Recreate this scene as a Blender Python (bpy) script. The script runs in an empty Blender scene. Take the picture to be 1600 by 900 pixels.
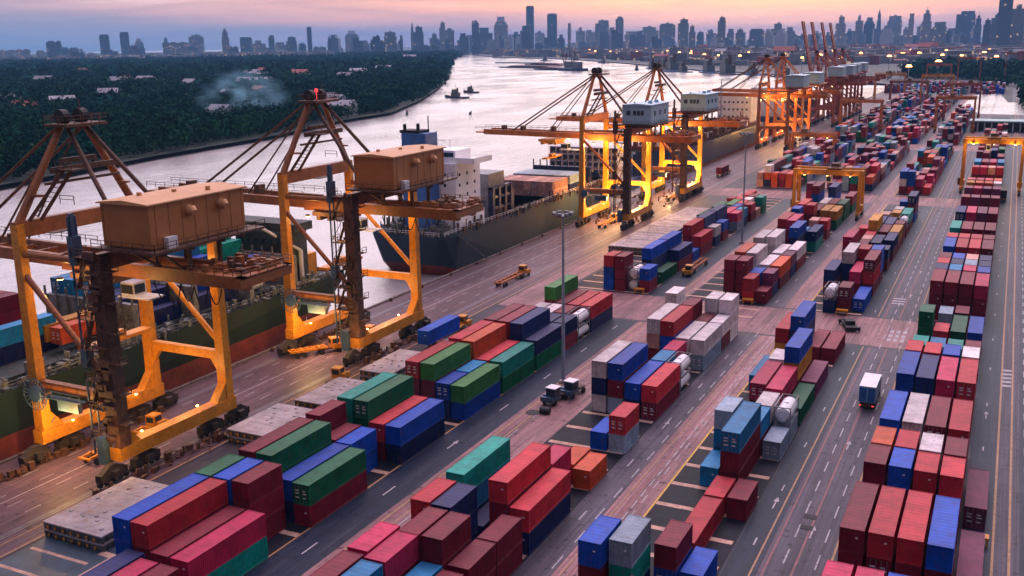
import bpy, math, random
import numpy as np
from mathutils import Vector, Matrix
R = math.radians
random.seed(11)
rng = np.random.default_rng(5)
S = bpy.context.scene
COL = S.collection

# ------------------------------------------------------------ camera
PITCH, ROLL, YAW, CAMH = 0.239805544, 0.0152772697, 0.458966548, 57.2321
def cam_axes():
    r = Vector((1, 0, 0)); u = Vector((0, math.sin(PITCH), math.cos(PITCH))); f = Vector((0, math.cos(PITCH), -math.sin(PITCH)))
    rr = r*math.cos(ROLL)-u*math.sin(ROLL); uu = u*math.cos(ROLL)+r*math.sin(ROLL)
    m = Matrix.Rotation(YAW, 3, 'Z')
    return m@rr, m@uu, m@f
_r, _u, _f = cam_axes()
cd = bpy.data.cameras.new('camera'); cam = bpy.data.objects.new('camera', cd); COL.objects.link(cam)
cd.sensor_width = 36; cd.lens = 35.364; cd.clip_start = 0.5; cd.clip_end = 60000
mw = Matrix((( _r.x, _u.x, -_f.x, 0), (_r.y, _u.y, -_f.y, 0), (_r.z, _u.z, -_f.z, CAMH), (0, 0, 0, 1)))
cam.matrix_world = mw
S.camera = cam

# ------------------------------------------------------------ world: dusk sky
SUN_AZ = YAW - math.atan((1180-800)/1571.7)      # direction of the afterglow, from +Y towards -X positive
SUN_EL = R(56)      # high ahead of the camera: added soft light for upward faces
SUN_DIR = Vector((-math.sin(SUN_AZ)*math.cos(SUN_EL), math.cos(SUN_AZ)*math.cos(SUN_EL), math.sin(SUN_EL)))
w = bpy.data.worlds.new('World'); S.world = w; w.use_nodes = True
nt = w.node_tree; nt.nodes.clear()
def N(nt, t, **k):
    n = nt.nodes.new(t)
    for a, b in k.items(): setattr(n, a, b)
    return n
L_ = lambda nt, a, b: nt.links.new(a, b)
def ramp(nt, stops, interp='LINEAR'):
    n = N(nt, 'ShaderNodeValToRGB'); cr = n.color_ramp; cr.interpolation = interp
    while len(cr.elements) > 1: cr.elements.remove(cr.elements[-1])
    cr.elements[0].position = stops[0][0]; cr.elements[0].color = (*stops[0][1], 1)
    for p, c in stops[1:]:
        e = cr.elements.new(p); e.color = (*c, 1)
    return n
out = N(nt, 'ShaderNodeOutputWorld'); bg = N(nt, 'ShaderNodeBackground'); bg2 = N(nt, 'ShaderNodeBackground'); add = N(nt, 'ShaderNodeAddShader')
sky = N(nt, 'ShaderNodeTexSky', sky_type='NISHITA'); sky.sun_disc = False; sky.sun_elevation = R(4); sky.sun_rotation = -SUN_AZ
bg2.inputs[1].default_value = 0.012
L_(nt, sky.outputs[0], bg2.inputs[0])
tc = N(nt, 'ShaderNodeTexCoord'); sep = N(nt, 'ShaderNodeSeparateXYZ'); L_(nt, tc.outputs['Generated'], sep.inputs[0])
def M_(nt, op, a, b=None, c=None, clamp=False):
    n = N(nt, 'ShaderNodeMath', operation=op, use_clamp=clamp)
    for i, v in enumerate((a, b, c)):
        if v is None: continue
        if isinstance(v, (int, float)): n.inputs[i].default_value = v
        else: L_(nt, v, n.inputs[i])
    return n.outputs[0]
# elevation 0..1 (z up to 0.6), azimuth closeness to the afterglow
el = M_(nt, 'MULTIPLY', sep.outputs[2], 1.25, clamp=True)
dv = N(nt, 'ShaderNodeVectorMath', operation='DOT_PRODUCT'); L_(nt, tc.outputs['Generated'], dv.inputs[0]); dv.inputs[1].default_value = (-math.sin(SUN_AZ), math.cos(SUN_AZ), 0)
az = M_(nt, 'POWER', M_(nt, 'MAXIMUM', dv.outputs['Value'], 0.0), 9.0)
azw = M_(nt, 'MULTIPLY_ADD', dv.outputs['Value'], 0.5, 0.5)
# stretched cloud noise
mp = N(nt, 'ShaderNodeMapping'); mp.inputs['Scale'].default_value = (3.0, 3.0, 46.0); L_(nt, tc.outputs['Generated'], mp.inputs[0])
no = N(nt, 'ShaderNodeTexNoise'); no.inputs['Scale'].default_value = 1.6; no.inputs['Detail'].default_value = 5; no.inputs['Roughness'].default_value = .55; no.inputs['Distortion'].default_value = .6
L_(nt, mp.outputs[0], no.inputs[0])
eln = M_(nt, 'ADD', el, M_(nt, 'MULTIPLY', M_(nt, 'SUBTRACT', no.outputs[0], 0.5), 0.07))
# sunset side and far side colours by elevation
ra = ramp(nt, [(0.0, (.46, .27, .38)), (.02, (.60, .30, .38)), (.034, (.84, .34, .30)), (.052, (1.0, .40, .27)), (.09, (1.2, .85, .74)), (.16, (1.75, 1.55, 1.52)), (.3, (1.7, 1.5, 1.55)), (.5, (.9, .78, .86)), (1, (1.0, .82, 1.0))])
rb = ramp(nt, [(0.0, (.14, .24, .38)), (.02, (.19, .25, .38)), (.038, (.28, .25, .36)), (.058, (.44, .31, .38)), (.09, (.80, .70, .74)), (.15, (1.55, 1.42, 1.48)), (.3, (1.5, 1.38, 1.5)), (.5, (1.0, .9, 1.08)), (1, (.95, .80, 1.1))])
L_(nt, eln, ra.inputs[0]); L_(nt, eln, rb.inputs[0])
mx = N(nt, 'ShaderNodeMix', data_type='RGBA'); L_(nt, az, mx.inputs[0]); L_(nt, rb.outputs[0], mx.inputs[6]); L_(nt, ra.outputs[0], mx.inputs[7])
rc = ramp(nt, [(0.0, (.02,)*3), (.5, (.05,)*3), (.68, (.28,)*3), (.82, (.95,)*3), (1, (1.0,)*3)]); L_(nt, azw, rc.inputs[0])
mul = N(nt, 'ShaderNodeMix', data_type='RGBA', blend_type='MULTIPLY'); mul.inputs[0].default_value = 1
hi_ = N(nt, 'ShaderNodeMix', data_type='RGBA'); L_(nt, M_(nt, 'MULTIPLY_ADD', el, 2.3, -1.75, clamp=True), hi_.inputs[0]); L_(nt, rc.outputs[0], hi_.inputs[6]); hi_.inputs[7].default_value = (1.5, 1.45, 1.5, 1)
L_(nt, mx.outputs[2], mul.inputs[6]); L_(nt, hi_.outputs[2], mul.inputs[7])
# high thin cloud streaks
rd = ramp(nt, [(.35, (.86, .86, .9)), (.55, (1, 1, 1)), (.75, (1.16, 1.08, 1.05))]); L_(nt, no.outputs[0], rd.inputs[0])
mul2 = N(nt, 'ShaderNodeMix', data_type='RGBA', blend_type='MULTIPLY'); mul2.inputs[0].default_value = 1
L_(nt, mul.outputs[2], mul2.inputs[6]); L_(nt, rd.outputs[0], mul2.inputs[7])
L_(nt, mul2.outputs[2], bg.inputs[0]); bg.inputs[1].default_value = 1.0
L_(nt, bg.outputs[0], add.inputs[0]); L_(nt, bg2.outputs[0], add.inputs[1]); L_(nt, add.outputs[0], out.inputs[0])
sl = bpy.data.lights.new('high_fill_sun', 'SUN'); sl.energy = 1.5; sl.angle = R(42); sl.color = (1.0, .70, .74)
so = bpy.data.objects.new('high_fill', sl); COL.objects.link(so)  # added fill lamp, stands in for bright overhead sky
so.rotation_euler = (-SUN_DIR).to_track_quat('-Z', 'Y').to_euler()
vs = S.view_settings; vs.view_transform = 'Standard'; vs.look = 'None'; vs.exposure = 0.58; vs.gamma = 1; vs.use_curve_mapping = False
S.cycles.max_bounces = 5; S.cycles.volume_bounces = 0; S.cycles.use_denoising = True
S.cycles.volume_step_rate = 1.0; S.cycles.caustics_reflective = False; S.cycles.caustics_refractive = False

# ------------------------------------------------------------ helpers
def tag(o, label=None, cat=None, group=None, kind=None):
    if label: o['label'] = label
    if cat: o['category'] = cat
    if group: o['group'] = group
    if kind: o['kind'] = kind
    return o
def empty(name, loc=(0, 0, 0), rz=0):
    o = bpy.data.objects.new(name, None); COL.objects.link(o); o.location = loc; o.rotation_euler = (0, 0, rz); return o
class MB:
    """collects boxes, beams and tubes and links them as one mesh"""
    def __init__(s): s.v = []; s.f = []; s.m = []; s.mi = 0
    def quad(s, a, b, c, d):
        n = len(s.v); s.v += [tuple(a), tuple(b), tuple(c), tuple(d)]; s.f.append((n, n+1, n+2, n+3)); s.m.append(s.mi); return s
    def poly(s, pts):
        n = len(s.v); s.v += [tuple(p) for p in pts]; s.f.append(tuple(range(n, n+len(pts)))); s.m.append(s.mi); return s
    def box(s, x0, x1, y0, y1, z0, z1):
        n = len(s.v)
        s.v += [(x0, y0, z0), (x1, y0, z0), (x1, y1, z0), (x0, y1, z0), (x0, y0, z1), (x1, y0, z1), (x1, y1, z1), (x0, y1, z1)]
        s.f += [(n, n+3, n+2, n+1), (n+4, n+5, n+6, n+7), (n, n+1, n+5, n+4), (n+1, n+2, n+6, n+5), (n+2, n+3, n+7, n+6), (n+3, n, n+4, n+7)]
        s.m += [s.mi]*6; return s
    def beam(s, a, b, wd, ht=None, w2=None, h2=None):
        """rectangular bar from a to b; wd across (horizontal), ht the other way"""
        ht = ht or wd; w2 = w2 or wd; h2 = h2 or ht
        a = Vector(a); b = Vector(b); d = (b-a).normalized()
        up = Vector((0, 0, 1)) if abs(d.z) < .95 else Vector((0, 1, 0))
        x = d.cross(up).normalized(); y = x.cross(d).normalized()
        n = len(s.v)
        for p, ww, hh in ((a, wd, ht), (b, w2, h2)):
            for i, j in ((-1, -1), (1, -1), (1, 1), (-1, 1)): s.v.append(tuple(p+x*(i*ww/2)+y*(j*hh/2)))
        s.f += [(n, n+1, n+2, n+3), (n+7, n+6, n+5, n+4)]+[(n+i, n+4+i, n+4+(i+1) % 4, n+(i+1) % 4) for i in range(4)]
        s.m += [s.mi]*6; return s
    def tube(s, a, b, r, r2=None, seg=8, cap=True):
        r2 = r if r2 is None else r2
        a = Vector(a); b = Vector(b); d = (b-a).normalized()
        up = Vector((0, 0, 1)) if abs(d.z) < .95 else Vector((0, 1, 0))
        x = d.cross(up).normalized(); y = x.cross(d).normalized(); n = len(s.v)
        for p, rr in ((a, r), (b, r2)):
            for i in range(seg):
                t = 2*math.pi*i/seg; s.v.append(tuple(p+x*(rr*math.cos(t))+y*(rr*math.sin(t))))
        for i in range(seg):
            s.f.append((n+i, n+seg+i, n+seg+(i+1) % seg, n+(i+1) % seg)); s.m.append(s.mi)
        if cap:
            s.f.append(tuple(range(n, n+seg))); s.f.append(tuple(range(n+2*seg-1, n+seg-1, -1))); s.m += [s.mi]*2
        return s
    def path(s, pts, r, seg=6):
        for a, b in zip(pts[:-1], pts[1:]): s.tube(a, b, r, seg=seg)
        return s
    def rail(s, pts, h=1.1, r=.04, step=1.8):
        """hand rail along pts"""
        for a, b in zip(pts[:-1], pts[1:]):
            a = Vector(a); b = Vector(b); n = max(1, int((b-a).length/step))
            for k in (h, h*.55): s.beam(a+Vector((0, 0, k)), b+Vector((0, 0, k)), r*2)
            for i in range(n+1):
                p = a.lerp(b, i/n); s.beam(p, p+Vector((0, 0, h)), r*2)
        return s
    def prism(s, prof, x0, x1):
        """profile in (y,z) extruded along x"""
        n = len(s.v); k = len(prof)
        for x in (x0, x1): s.v += [(x, y, z) for y, z in prof]
        s.f.append(tuple(range(n+k-1, n-1, -1))); s.f.append(tuple(range(n+k, n+2*k)))
        for i in range(k): s.f.append((n+i, n+(i+1) % k, n+k+(i+1) % k, n+k+i))
        s.m += [s.mi]*(k+2); return s
    def hull(s, rings):
        """rings: list of equal length point loops, skinned"""
        n = len(s.v); k = len(rings[0])
        for r in rings: s.v += [tuple(p) for p in r]
        for j in range(len(rings)-1):
            for i in range(k-1):
                s.f.append((n+j*k+i, n+j*k+i+1, n+(j+1)*k+i+1, n+(j+1)*k+i)); s.m.append(s.mi)
        return s
    def mesh(s, name, mats):
        me = bpy.data.meshes.new(name); me.from_pydata(s.v, [], s.f)
        for m in (mats if isinstance(mats, (list, tuple)) else [mats]): me.materials.append(m)
        if max(s.m, default=0) > 0: me.polygons.foreach_set('material_index', s.m)
        me.update(); return me
    def build(s, name, mats, parent=None, loc=None, smooth=False):
        me = s.mesh(name, mats)
        if smooth: me.polygons.foreach_set('use_smooth', [True]*len(me.polygons))
        o = bpy.data.objects.new(name, me); COL.objects.link(o)
        if parent: o.parent = parent
        if loc is not None: o.location = loc
        return o
def link_copy(src, parent=None):
    c = src.copy(); COL.objects.link(c); c.parent = parent; return c
def kids(o): return [x for x in ALLKIDS.get(o.name, [])]
ALLKIDS = {}

# ------------------------------------------------------------ materials
def mat(name, col, rough=.6, metal=0.0, var=.35, scale=.6, dirt=None, dirt_amt=.35, bump=0, road=False, emis=None, es=0, spec=.4, stretch=(1, 1, 1)):
    m = bpy.data.materials.new(name); m.use_nodes = True; t = m.node_tree; b = t.nodes['Principled BSDF']
    b.inputs['Roughness'].default_value = rough; b.inputs['Metallic'].default_value = metal; b.inputs['Specular IOR Level'].default_value = spec
    tcn = N(t, 'ShaderNodeTexCoord'); g = N(t, 'ShaderNodeNewGeometry')
    mpn = N(t, 'ShaderNodeMapping'); mpn.inputs['Scale'].default_value = stretch; L_(t, g.outputs['Position'], mpn.inputs[0])
    n1 = N(t, 'ShaderNodeTexNoise'); n1.inputs['Scale'].default_value = scale; n1.inputs['Detail'].default_value = 6; n1.inputs['Roughness'].default_value = .65; L_(t, mpn.outputs[0], n1.inputs[0])
    lo = tuple(c*(1-var) for c in col); hi = tuple(min(1, c*(1+var)) for c in col)
    r1 = ramp(t, [(.3, lo), (.7, hi)]); L_(t, n1.outputs[0], r1.inputs[0]); src = r1.outputs[0]
    if dirt:
        n2 = N(t, 'ShaderNodeTexNoise'); n2.inputs['Scale'].default_value = scale*3.1; n2.inputs['Detail'].default_value = 8; n2.inputs['Roughness'].default_value = .7; L_(t, mpn.outputs[0], n2.inputs[0])
        r2 = ramp(t, [(.52, (0, 0, 0)), (.68, (dirt_amt,)*3)]); L_(t, n2.outputs[0], r2.inputs[0])
        x = N(t, 'ShaderNodeMix', data_type='RGBA'); L_(t, r2.outputs[0], x.inputs[0]); L_(t, src, x.inputs[6]); x.inputs[7].default_value = (*dirt, 1); src = x.outputs[2]
    if road:      # tyre streaks along the lanes, oil blotches, slab joints
        m3 = N(t, 'ShaderNodeMapping'); m3.inputs['Scale'].default_value = (2.6, .035, 1); L_(t, g.outputs['Position'], m3.inputs[0])
        n3 = N(t, 'ShaderNodeTexNoise'); n3.inputs['Scale'].default_value = 1.0; n3.inputs['Detail'].default_value = 7; n3.inputs['Roughness'].default_value = .7; L_(t, m3.outputs[0], n3.inputs[0])
        r3 = ramp(t, [(.34, (.52,)*3), (.52, (1.0,)*3), (.72, (1.5,)*3)]); L_(t, n3.outputs[0], r3.inputs[0])
        n4 = N(t, 'ShaderNodeTexNoise'); n4.inputs['Scale'].default_value = .9; n4.inputs['Detail'].default_value = 5; L_(t, g.outputs['Position'], n4.inputs[0])
        r4 = ramp(t, [(.30, (.35,)*3), (.42, (1.0,)*3)]); L_(t, n4.outputs[0], r4.inputs[0])
        bk = N(t, 'ShaderNodeTexBrick'); bk.offset = 0; bk.inputs['Scale'].default_value = 1; bk.inputs['Brick Width'].default_value = 5; bk.inputs['Row Height'].default_value = 7.5; bk.inputs['Mortar Size'].default_value = .05; bk.inputs['Color1'].default_value = (1, 1, 1, 1); bk.inputs['Color2'].default_value = (.82, .82, .86, 1); bk.inputs['Mortar'].default_value = (.5, .5, .5, 1); L_(t, g.outputs['Position'], bk.inputs['Vector'])
        for q in (r3, r4, bk):
            x = N(t, 'ShaderNodeMix', data_type='RGBA', blend_type='MULTIPLY'); x.inputs[0].default_value = 1; L_(t, src, x.inputs[6]); L_(t, q.outputs[0], x.inputs[7]); src = x.outputs[2]
    L_(t, src, b.inputs['Base Color'])
    if bump:
        bn = N(t, 'ShaderNodeBump'); bn.inputs['Strength'].default_value = bump; L_(t, n1.outputs[0], bn.inputs['Height']); L_(t, bn.outputs[0], b.inputs['Normal'])
    if emis:
        b.inputs['Emission Color'].default_value = (*emis, 1); b.inputs['Emission Strength'].default_value = es
    return m
M = {}
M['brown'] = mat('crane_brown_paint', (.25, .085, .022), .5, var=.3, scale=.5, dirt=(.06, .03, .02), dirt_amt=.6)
M['brownhouse'] = mat('machinery_house_paint', (.36, .135, .034), .55, var=.16, scale=.25, dirt=(.20, .08, .03), dirt_amt=.35)
M['brownroof'] = mat('machinery_roof_paint', (.50, .26, .11), .6, var=.15, scale=.3, dirt=(.25, .12, .06), dirt_amt=.4)
M['dark'] = mat('crane_dark_brown', (.095, .042, .022), .7, var=.6, scale=.8, dirt=(.02, .015, .012), dirt_amt=.7)  # dark brown steel; on the near landside leg it holds shade
M['yellow'] = mat('yellow_paint_and_glow', (.56, .22, .010), .45, var=.25, scale=.6, dirt=(.12, .05, .02), dirt_amt=.6)  # on quay crane lower frames this yellow is sodium glow, elsewhere real paint
M['orange'] = mat('crane_orange_paint', (.45, .13, .02), .5, var=.3, scale=.6, dirt=(.08, .03, .02), dirt_amt=.6)
M['redcrane'] = mat('crane_red_paint', (.36, .07, .035), .5, var=.25, scale=.6, dirt=(.08, .03, .02), dirt_amt=.5)
M['black'] = mat('black_rubber', (.018, .018, .02), .75, var=.4)
M['steel'] = mat('dull_steel', (.16, .16, .18), .5, .3, var=.4, dirt=(.10, .05, .03))
M['paleblue'] = mat('pale_blue_panels', (.34, .50, .58), .5, var=.12, scale=.4, dirt=(.25, .22, .2), dirt_amt=.4)
M['white'] = mat('white_paint', (.66, .66, .68), .45, var=.12, scale=.5, dirt=(.32, .26, .22), dirt_amt=.4)
M['glass'] = mat('dark_glass', (.02, .035, .05), .12, var=.2)
M['bluepaint'] = mat('blue_paint', (.03, .12, .34), .45, var=.3, dirt=(.05, .05, .05))
M['steelblue'] = mat('weathered_blue_steel', (.05, .10, .16), .5, var=.4, dirt=(.05, .04, .04))
M['shipwhite'] = mat('ship_white_paint', (.84, .84, .86), .5, var=.06, scale=.3, dirt=(.5, .42, .36), dirt_amt=.4)
M['grime'] = mat('bogie_grime', (.034, .026, .022), .7, var=.5, scale=1.2)
M['skin'] = mat('rust', (.14, .05, .025), .8, var=.5)
M['redlamp'] = mat('red_beacon', (.6, .02, .02), .4, emis=(1, .05, .06), es=1.2)
M['sodium'] = mat('sodium_lamp_glass', (.9, .6, .3), .4, emis=(1, .48, .10), es=28)
M['sodiumfar'] = mat('distant_sodium_lamp', (.9, .6, .3), .4, emis=(1, .36, .09), es=7)
M['whitelamp'] = mat('white_lamp_glass', (.9, .9, .8), .4, emis=(1, .85, .6), es=2.5)
M['pole'] = mat('galvanised_pole', (.24, .30, .38), .45, .2, var=.15)
M['slab'] = mat('hatch_cover_paint', (.30, .27, .29), .7, var=.35, scale=.35, dirt=(.24, .12, .07), dirt_amt=.8)
M['slabside'] = mat('hatch_cover_edge', (.08, .09, .10), .7, var=.5, scale=.8, dirt=(.30, .2, .08), dirt_amt=.6)
M['concrete'] = mat('pale_concrete', (.36, .30, .28), .85, var=.3, scale=.4, dirt=(.14, .11, .10), dirt_amt=.6)
M['hullgreen'] = mat('green_hull_paint', (.002, .018, .010), .75, var=.5, scale=.15, dirt=(.012, .012, .008), dirt_amt=.7, stretch=(1, 1, .4))
M['hullred'] = mat('red_boot_topping', (.16, .028, .02), .6, var=.5, scale=.3, dirt=(.07, .03, .02), dirt_amt=.7)
M['hullblue'] = mat('slate_blue_hull_paint', (.007, .028, .055), .7, var=.25, scale=.12, dirt=(.04, .05, .06), dirt_amt=.5, stretch=(1, 1, .4))
M['hullnavy'] = mat('navy_hull_paint', (.012, .022, .07), .4, var=.3, scale=.12, dirt=(.02, .02, .04))
M['deck'] = mat('ship_deck_paint', (.028, .042, .042), .7, var=.5, scale=.5, dirt=(.14, .07, .04), dirt_amt=.7)
M['deckred'] = mat('ship_deck_oxide', (.16, .05, .035), .7, var=.5, scale=.5, dirt=(.05, .05, .05), dirt_amt=.7)
M['gear'] = mat('deck_gear_paint', (.13, .145, .13), .6, var=.7, scale=1.2, dirt=(.12, .06, .03), dirt_amt=.7)

def cont_mat(name, attr):
    m = bpy.data.materials.new(name); m.use_nodes = True; t = m.node_tree; b = t.nodes['Principled BSDF']
    b.inputs['Roughness'].default_value = .6; b.inputs['Specular IOR Level'].default_value = .18
    g = N(t, 'ShaderNodeNewGeometry')
    if attr: a = N(t, 'ShaderNodeAttribute'); a.attribute_name = 'box_colour'; c = a.outputs['Color']
    else: a = N(t, 'ShaderNodeObjectInfo'); c = a.outputs['Color']
    n1 = N(t, 'ShaderNodeTexNoise'); n1.inputs['Scale'].default_value = .55; n1.inputs['Detail'].default_value = 7; n1.inputs['Roughness'].default_value = .7; L_(t, g.outputs['Position'], n1.inputs[0])
    n2 = N(t, 'ShaderNodeTexNoise'); n2.inputs['Scale'].default_value = 2.2; n2.inputs['Detail'].default_value = 6; n2.inputs['Roughness'].default_value = .75
    mpn = N(t, 'ShaderNodeMapping'); mpn.inputs['Scale'].default_value = (1, 1, .25); L_(t, g.outputs['Position'], mpn.inputs[0]); L_(t, mpn.outputs[0], n2.inputs[0])
    r1 = ramp(t, [(.25, (.5,)*3), (.5, (.95,)*3), (.75, (1.35,)*3)]); L_(t, n1.outputs[0], r1.inputs[0])
    x = N(t, 'ShaderNodeMix', data_type='RGBA', blend_type='MULTIPLY'); x.inputs[0].default_value = 1; L_(t, c, x.inputs[6]); L_(t, r1.outputs[0], x.inputs[7])
    # faded, chalky roof paint; rust blotches
    sp = N(t, 'ShaderNodeSeparateXYZ'); L_(t, g.outputs['Normal'], sp.inputs[0])
    top = M_(t, 'MULTIPLY', M_(t, 'GREATER_THAN', sp.outputs[2], .7), .07)
    x2 = N(t, 'ShaderNodeMix', data_type='RGBA'); L_(t, top, x2.inputs[0]); L_(t, x.outputs[2], x2.inputs[6]); x2.inputs[7].default_value = (.40, .34, .33, 1)
    r2 = ramp(t, [(.55, (0, 0, 0)), (.70, (.7,)*3)]); L_(t, n2.outputs[0], r2.inputs[0])
    x3 = N(t, 'ShaderNodeMix', data_type='RGBA'); L_(t, r2.outputs[0], x3.inputs[0]); L_(t, x2.outputs[2], x3.inputs[6]); x3.inputs[7].default_value = (.10, .045, .03, 1)
    L_(t, x3.outputs[2], b.inputs['Base Color'])
    return m
M['cont'] = cont_mat('container_paint', False)
M['contmass'] = cont_mat('container_stack_paint', True)
HAZE = 0.00006

# ============================================================ setting: ground, water, city, forest
def nsh(name, base, rough, **k): return mat(name, base, rough, **k)
G = {}
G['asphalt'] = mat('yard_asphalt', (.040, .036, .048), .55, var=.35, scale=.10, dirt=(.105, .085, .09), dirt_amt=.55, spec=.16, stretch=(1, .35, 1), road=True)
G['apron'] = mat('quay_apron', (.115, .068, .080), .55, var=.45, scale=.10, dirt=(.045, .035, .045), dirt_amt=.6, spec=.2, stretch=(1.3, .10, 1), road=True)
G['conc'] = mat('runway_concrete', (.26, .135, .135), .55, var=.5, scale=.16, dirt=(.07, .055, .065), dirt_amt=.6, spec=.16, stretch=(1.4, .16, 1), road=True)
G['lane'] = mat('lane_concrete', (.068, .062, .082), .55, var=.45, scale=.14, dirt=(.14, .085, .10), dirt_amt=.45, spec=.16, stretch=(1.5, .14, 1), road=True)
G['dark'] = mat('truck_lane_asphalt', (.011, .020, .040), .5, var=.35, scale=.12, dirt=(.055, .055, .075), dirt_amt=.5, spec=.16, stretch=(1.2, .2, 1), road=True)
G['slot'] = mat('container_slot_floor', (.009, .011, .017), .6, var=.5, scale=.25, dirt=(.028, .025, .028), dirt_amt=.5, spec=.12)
G['beamc'] = mat('slot_bearing_beam', (.44, .27, .20), .8, var=.4, scale=.5, dirt=(.08, .06, .05), dirt_amt=.7)
G['linew'] = mat('worn_white_line', (.33, .31, .33), .6, var=.4, scale=1.5, dirt=(.07, .06, .065), dirt_amt=1.0)
G['liney'] = mat('worn_yellow_line', (.32, .17, .07), .6, var=.35, scale=1.3, dirt=(.12, .08, .08), dirt_amt=.9)
G['liney2'] = mat('bright_yellow_line', (.50, .28, .03), .6, var=.25, scale=.8, dirt=(.15, .10, .03), dirt_amt=.7)
G['lined'] = mat('tyre_worn_line', (.20, .06, .06), .6, var=.4, scale=.5, dirt=(.08, .05, .06), dirt_amt=.8)
G['quay'] = mat('quay_wall_concrete', (.13, .10, .09), .85, var=.4, scale=.3, dirt=(.04, .035, .03), dirt_amt=.8)
G['land'] = mat('far_ground', (.05, .055, .05), .8, var=.5, scale=.01, dirt=(.10, .09, .09), dirt_amt=.6)
G['under'] = mat('forest_floor', (.010, .022, .012), .9, var=.5, scale=.02)

def sheet(name, rects, m, z, kind='structure'):
    b = MB()
    for x0, x1, y0, y1 in rects: b.quad((x0, y0, z), (x1, y0, z), (x1, y1, z), (x0, y1, z))
    return tag(b.build(name, m), kind=kind)
QX = -124.5
# land, one sheet
farbank = [(-124.5, 1330), (-192, 1399), (-300, 1577), (-417, 1785), (-528, 1897), (-691, 2174), (-986, 2645), (-1264, 3043), (-1590, 3460), (-1782, 3527), (-2680, 4860), (-9000, 9500), (-9000, 26000), (9000, 26000), (9000, -300), (QX, -300)]
lb = MB(); lb.poly([(x, y, 0) for x, y in farbank]); tag(lb.build('ground', G['asphalt']), kind='structure')
lf = MB(); lf.quad((60, -200, .004), (8800, -200, .004), (8800, 25000, .004), (60, 25000, .004))
lf.poly([(60, 900, .004), (60, 25000, .004), (-8900, 25000, .004), (-8900, 9600, .004), (-2670, 4890, .004), (-1775, 3560, .004), (-1255, 3080, .004), (-680, 2210, .004), (-410, 1830, .004), (-120, 1400, .004), (-40, 960, .004)])
tag(lf.build('city_ground', G['land']), kind='structure')
shore = [(-391, -300), (-391, 292), (-398, 331), (-415, 409), (-431, 527), (-466, 650), (-477, 738), (-550, 905), (-666, 1141), (-886, 1559), (-1125, 1972), (-1500, 2640), (-2012, 3607), (-2690, 4865)]
pb = MB(); pb.poly([(x, y, .3) for x, y in shore]+[(-9000, 9500, .3), (-12000, 9500, .3), (-12000, -300, .3)])
tag(pb.build('peninsula_ground', G['under']), kind='structure')
# river
wm = bpy.data.materials.new('river_water'); wm.use_nodes = True; t = wm.node_tree; b = t.nodes['Principled BSDF']
b.inputs['Base Color'].default_value = (.38, .345, .335, 1); b.inputs['Roughness'].default_value = .12; b.inputs['IOR'].default_value = 2.3; b.inputs['Specular IOR Level'].default_value = .8
g = N(t, 'ShaderNodeNewGeometry'); mpn = N(t, 'ShaderNodeMapping'); mpn.inputs['Scale'].default_value = (1.0, .45, 1); mpn.inputs['Rotation'].default_value = (0, 0, R(20)); L_(t, g.outputs['Position'], mpn.inputs[0])
n1 = N(t, 'ShaderNodeTexNoise'); n1.inputs['Scale'].default_value = .22; n1.inputs['Detail'].default_value = 9; n1.inputs['Roughness'].default_value = .68; L_(t, mpn.outputs[0], n1.inputs[0])
n2 = N(t, 'ShaderNodeTexNoise'); n2.inputs['Scale'].default_value = .018; n2.inputs['Detail'].default_value = 4; L_(t, mpn.outputs[0], n2.inputs[0])
bn = N(t, 'ShaderNodeBump'); bn.inputs['Strength'].default_value = .55; bn.inputs['Distance'].default_value = 1.1; L_(t, n1.outputs[0], bn.inputs['Height']); L_(t, bn.outputs[0], b.inputs['Normal'])
rr = ramp(t, [(.4, (.08, .08, .08)), (.62, (.24, .24, .24))]); L_(t, n2.outputs[0], rr.inputs[0]); L_(t, rr.outputs[0], b.inputs['Roughness'])
wb = MB(); wb.quad((-14000, -600, -2.2), (2000, -600, -2.2), (2000, 14000, -2.2), (-14000, 14000, -2.2)); tag(wb.build('river', wm), kind='structure')
ib = MB(); ib.poly([(-20, 835, .012), (60, 825, .012), (60, 985, .012), (-4, 984, .012), (-15, 1186, .012), (-34, 1211, .012), (-38, 906, .012)]); tag(ib.build('inlet_water', wm), kind='structure')
# quay wall, cope, fenders
qb = MB(); qb.box(QX-.6, QX, -200, 1325, -5, .02); qb.box(QX-.55, QX+.1, -200, 1325, .02, .28)
for y in range(0, 1300, 6): qb.box(QX-1.0, QX-.6, y, y+.9, -2.1, -.3)
tag(qb.build('quay_wall', G['quay']), kind='structure')
# yard surfaces (flush sheets, each 4 mm above the one below)
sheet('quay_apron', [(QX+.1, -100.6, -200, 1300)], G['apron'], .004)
slots = []; beams = []
blocks = {'A': (-91.2, -72.1), 'B': (-64, -45.0), 'C': (-36.4, -24.4), 'D': (-12.6, -1.2)}
sect = {'A': [(20, 194.5), (215, 372), (398, 560), (590, 820), (840, 1100)], 'B': [(20, 193), (204, 372), (398, 560), (590, 820), (840, 1100)],
        'C': [(20, 194), (215, 360), (392, 560), (590, 820)], 'D': [(20, 396), (420, 560), (590, 800)]}
for k, ss in sect.items():
    x0, x1 = blocks[k]
    for a, c in ss:
        if k == 'B' and a == 20: x0 = -57.2
        else: x0 = blocks[k][0]
        slots.append((x0, x1, a, c)); y = a+1.5
        while y < min(c-1, 420): beams.append((x0+.3, x1-.3, y, y+.95)); y += 6.55
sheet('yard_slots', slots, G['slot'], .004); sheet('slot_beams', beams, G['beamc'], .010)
far = 1250
cross = [(194.5, 215.5), (372, 392), (561, 589)]
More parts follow.
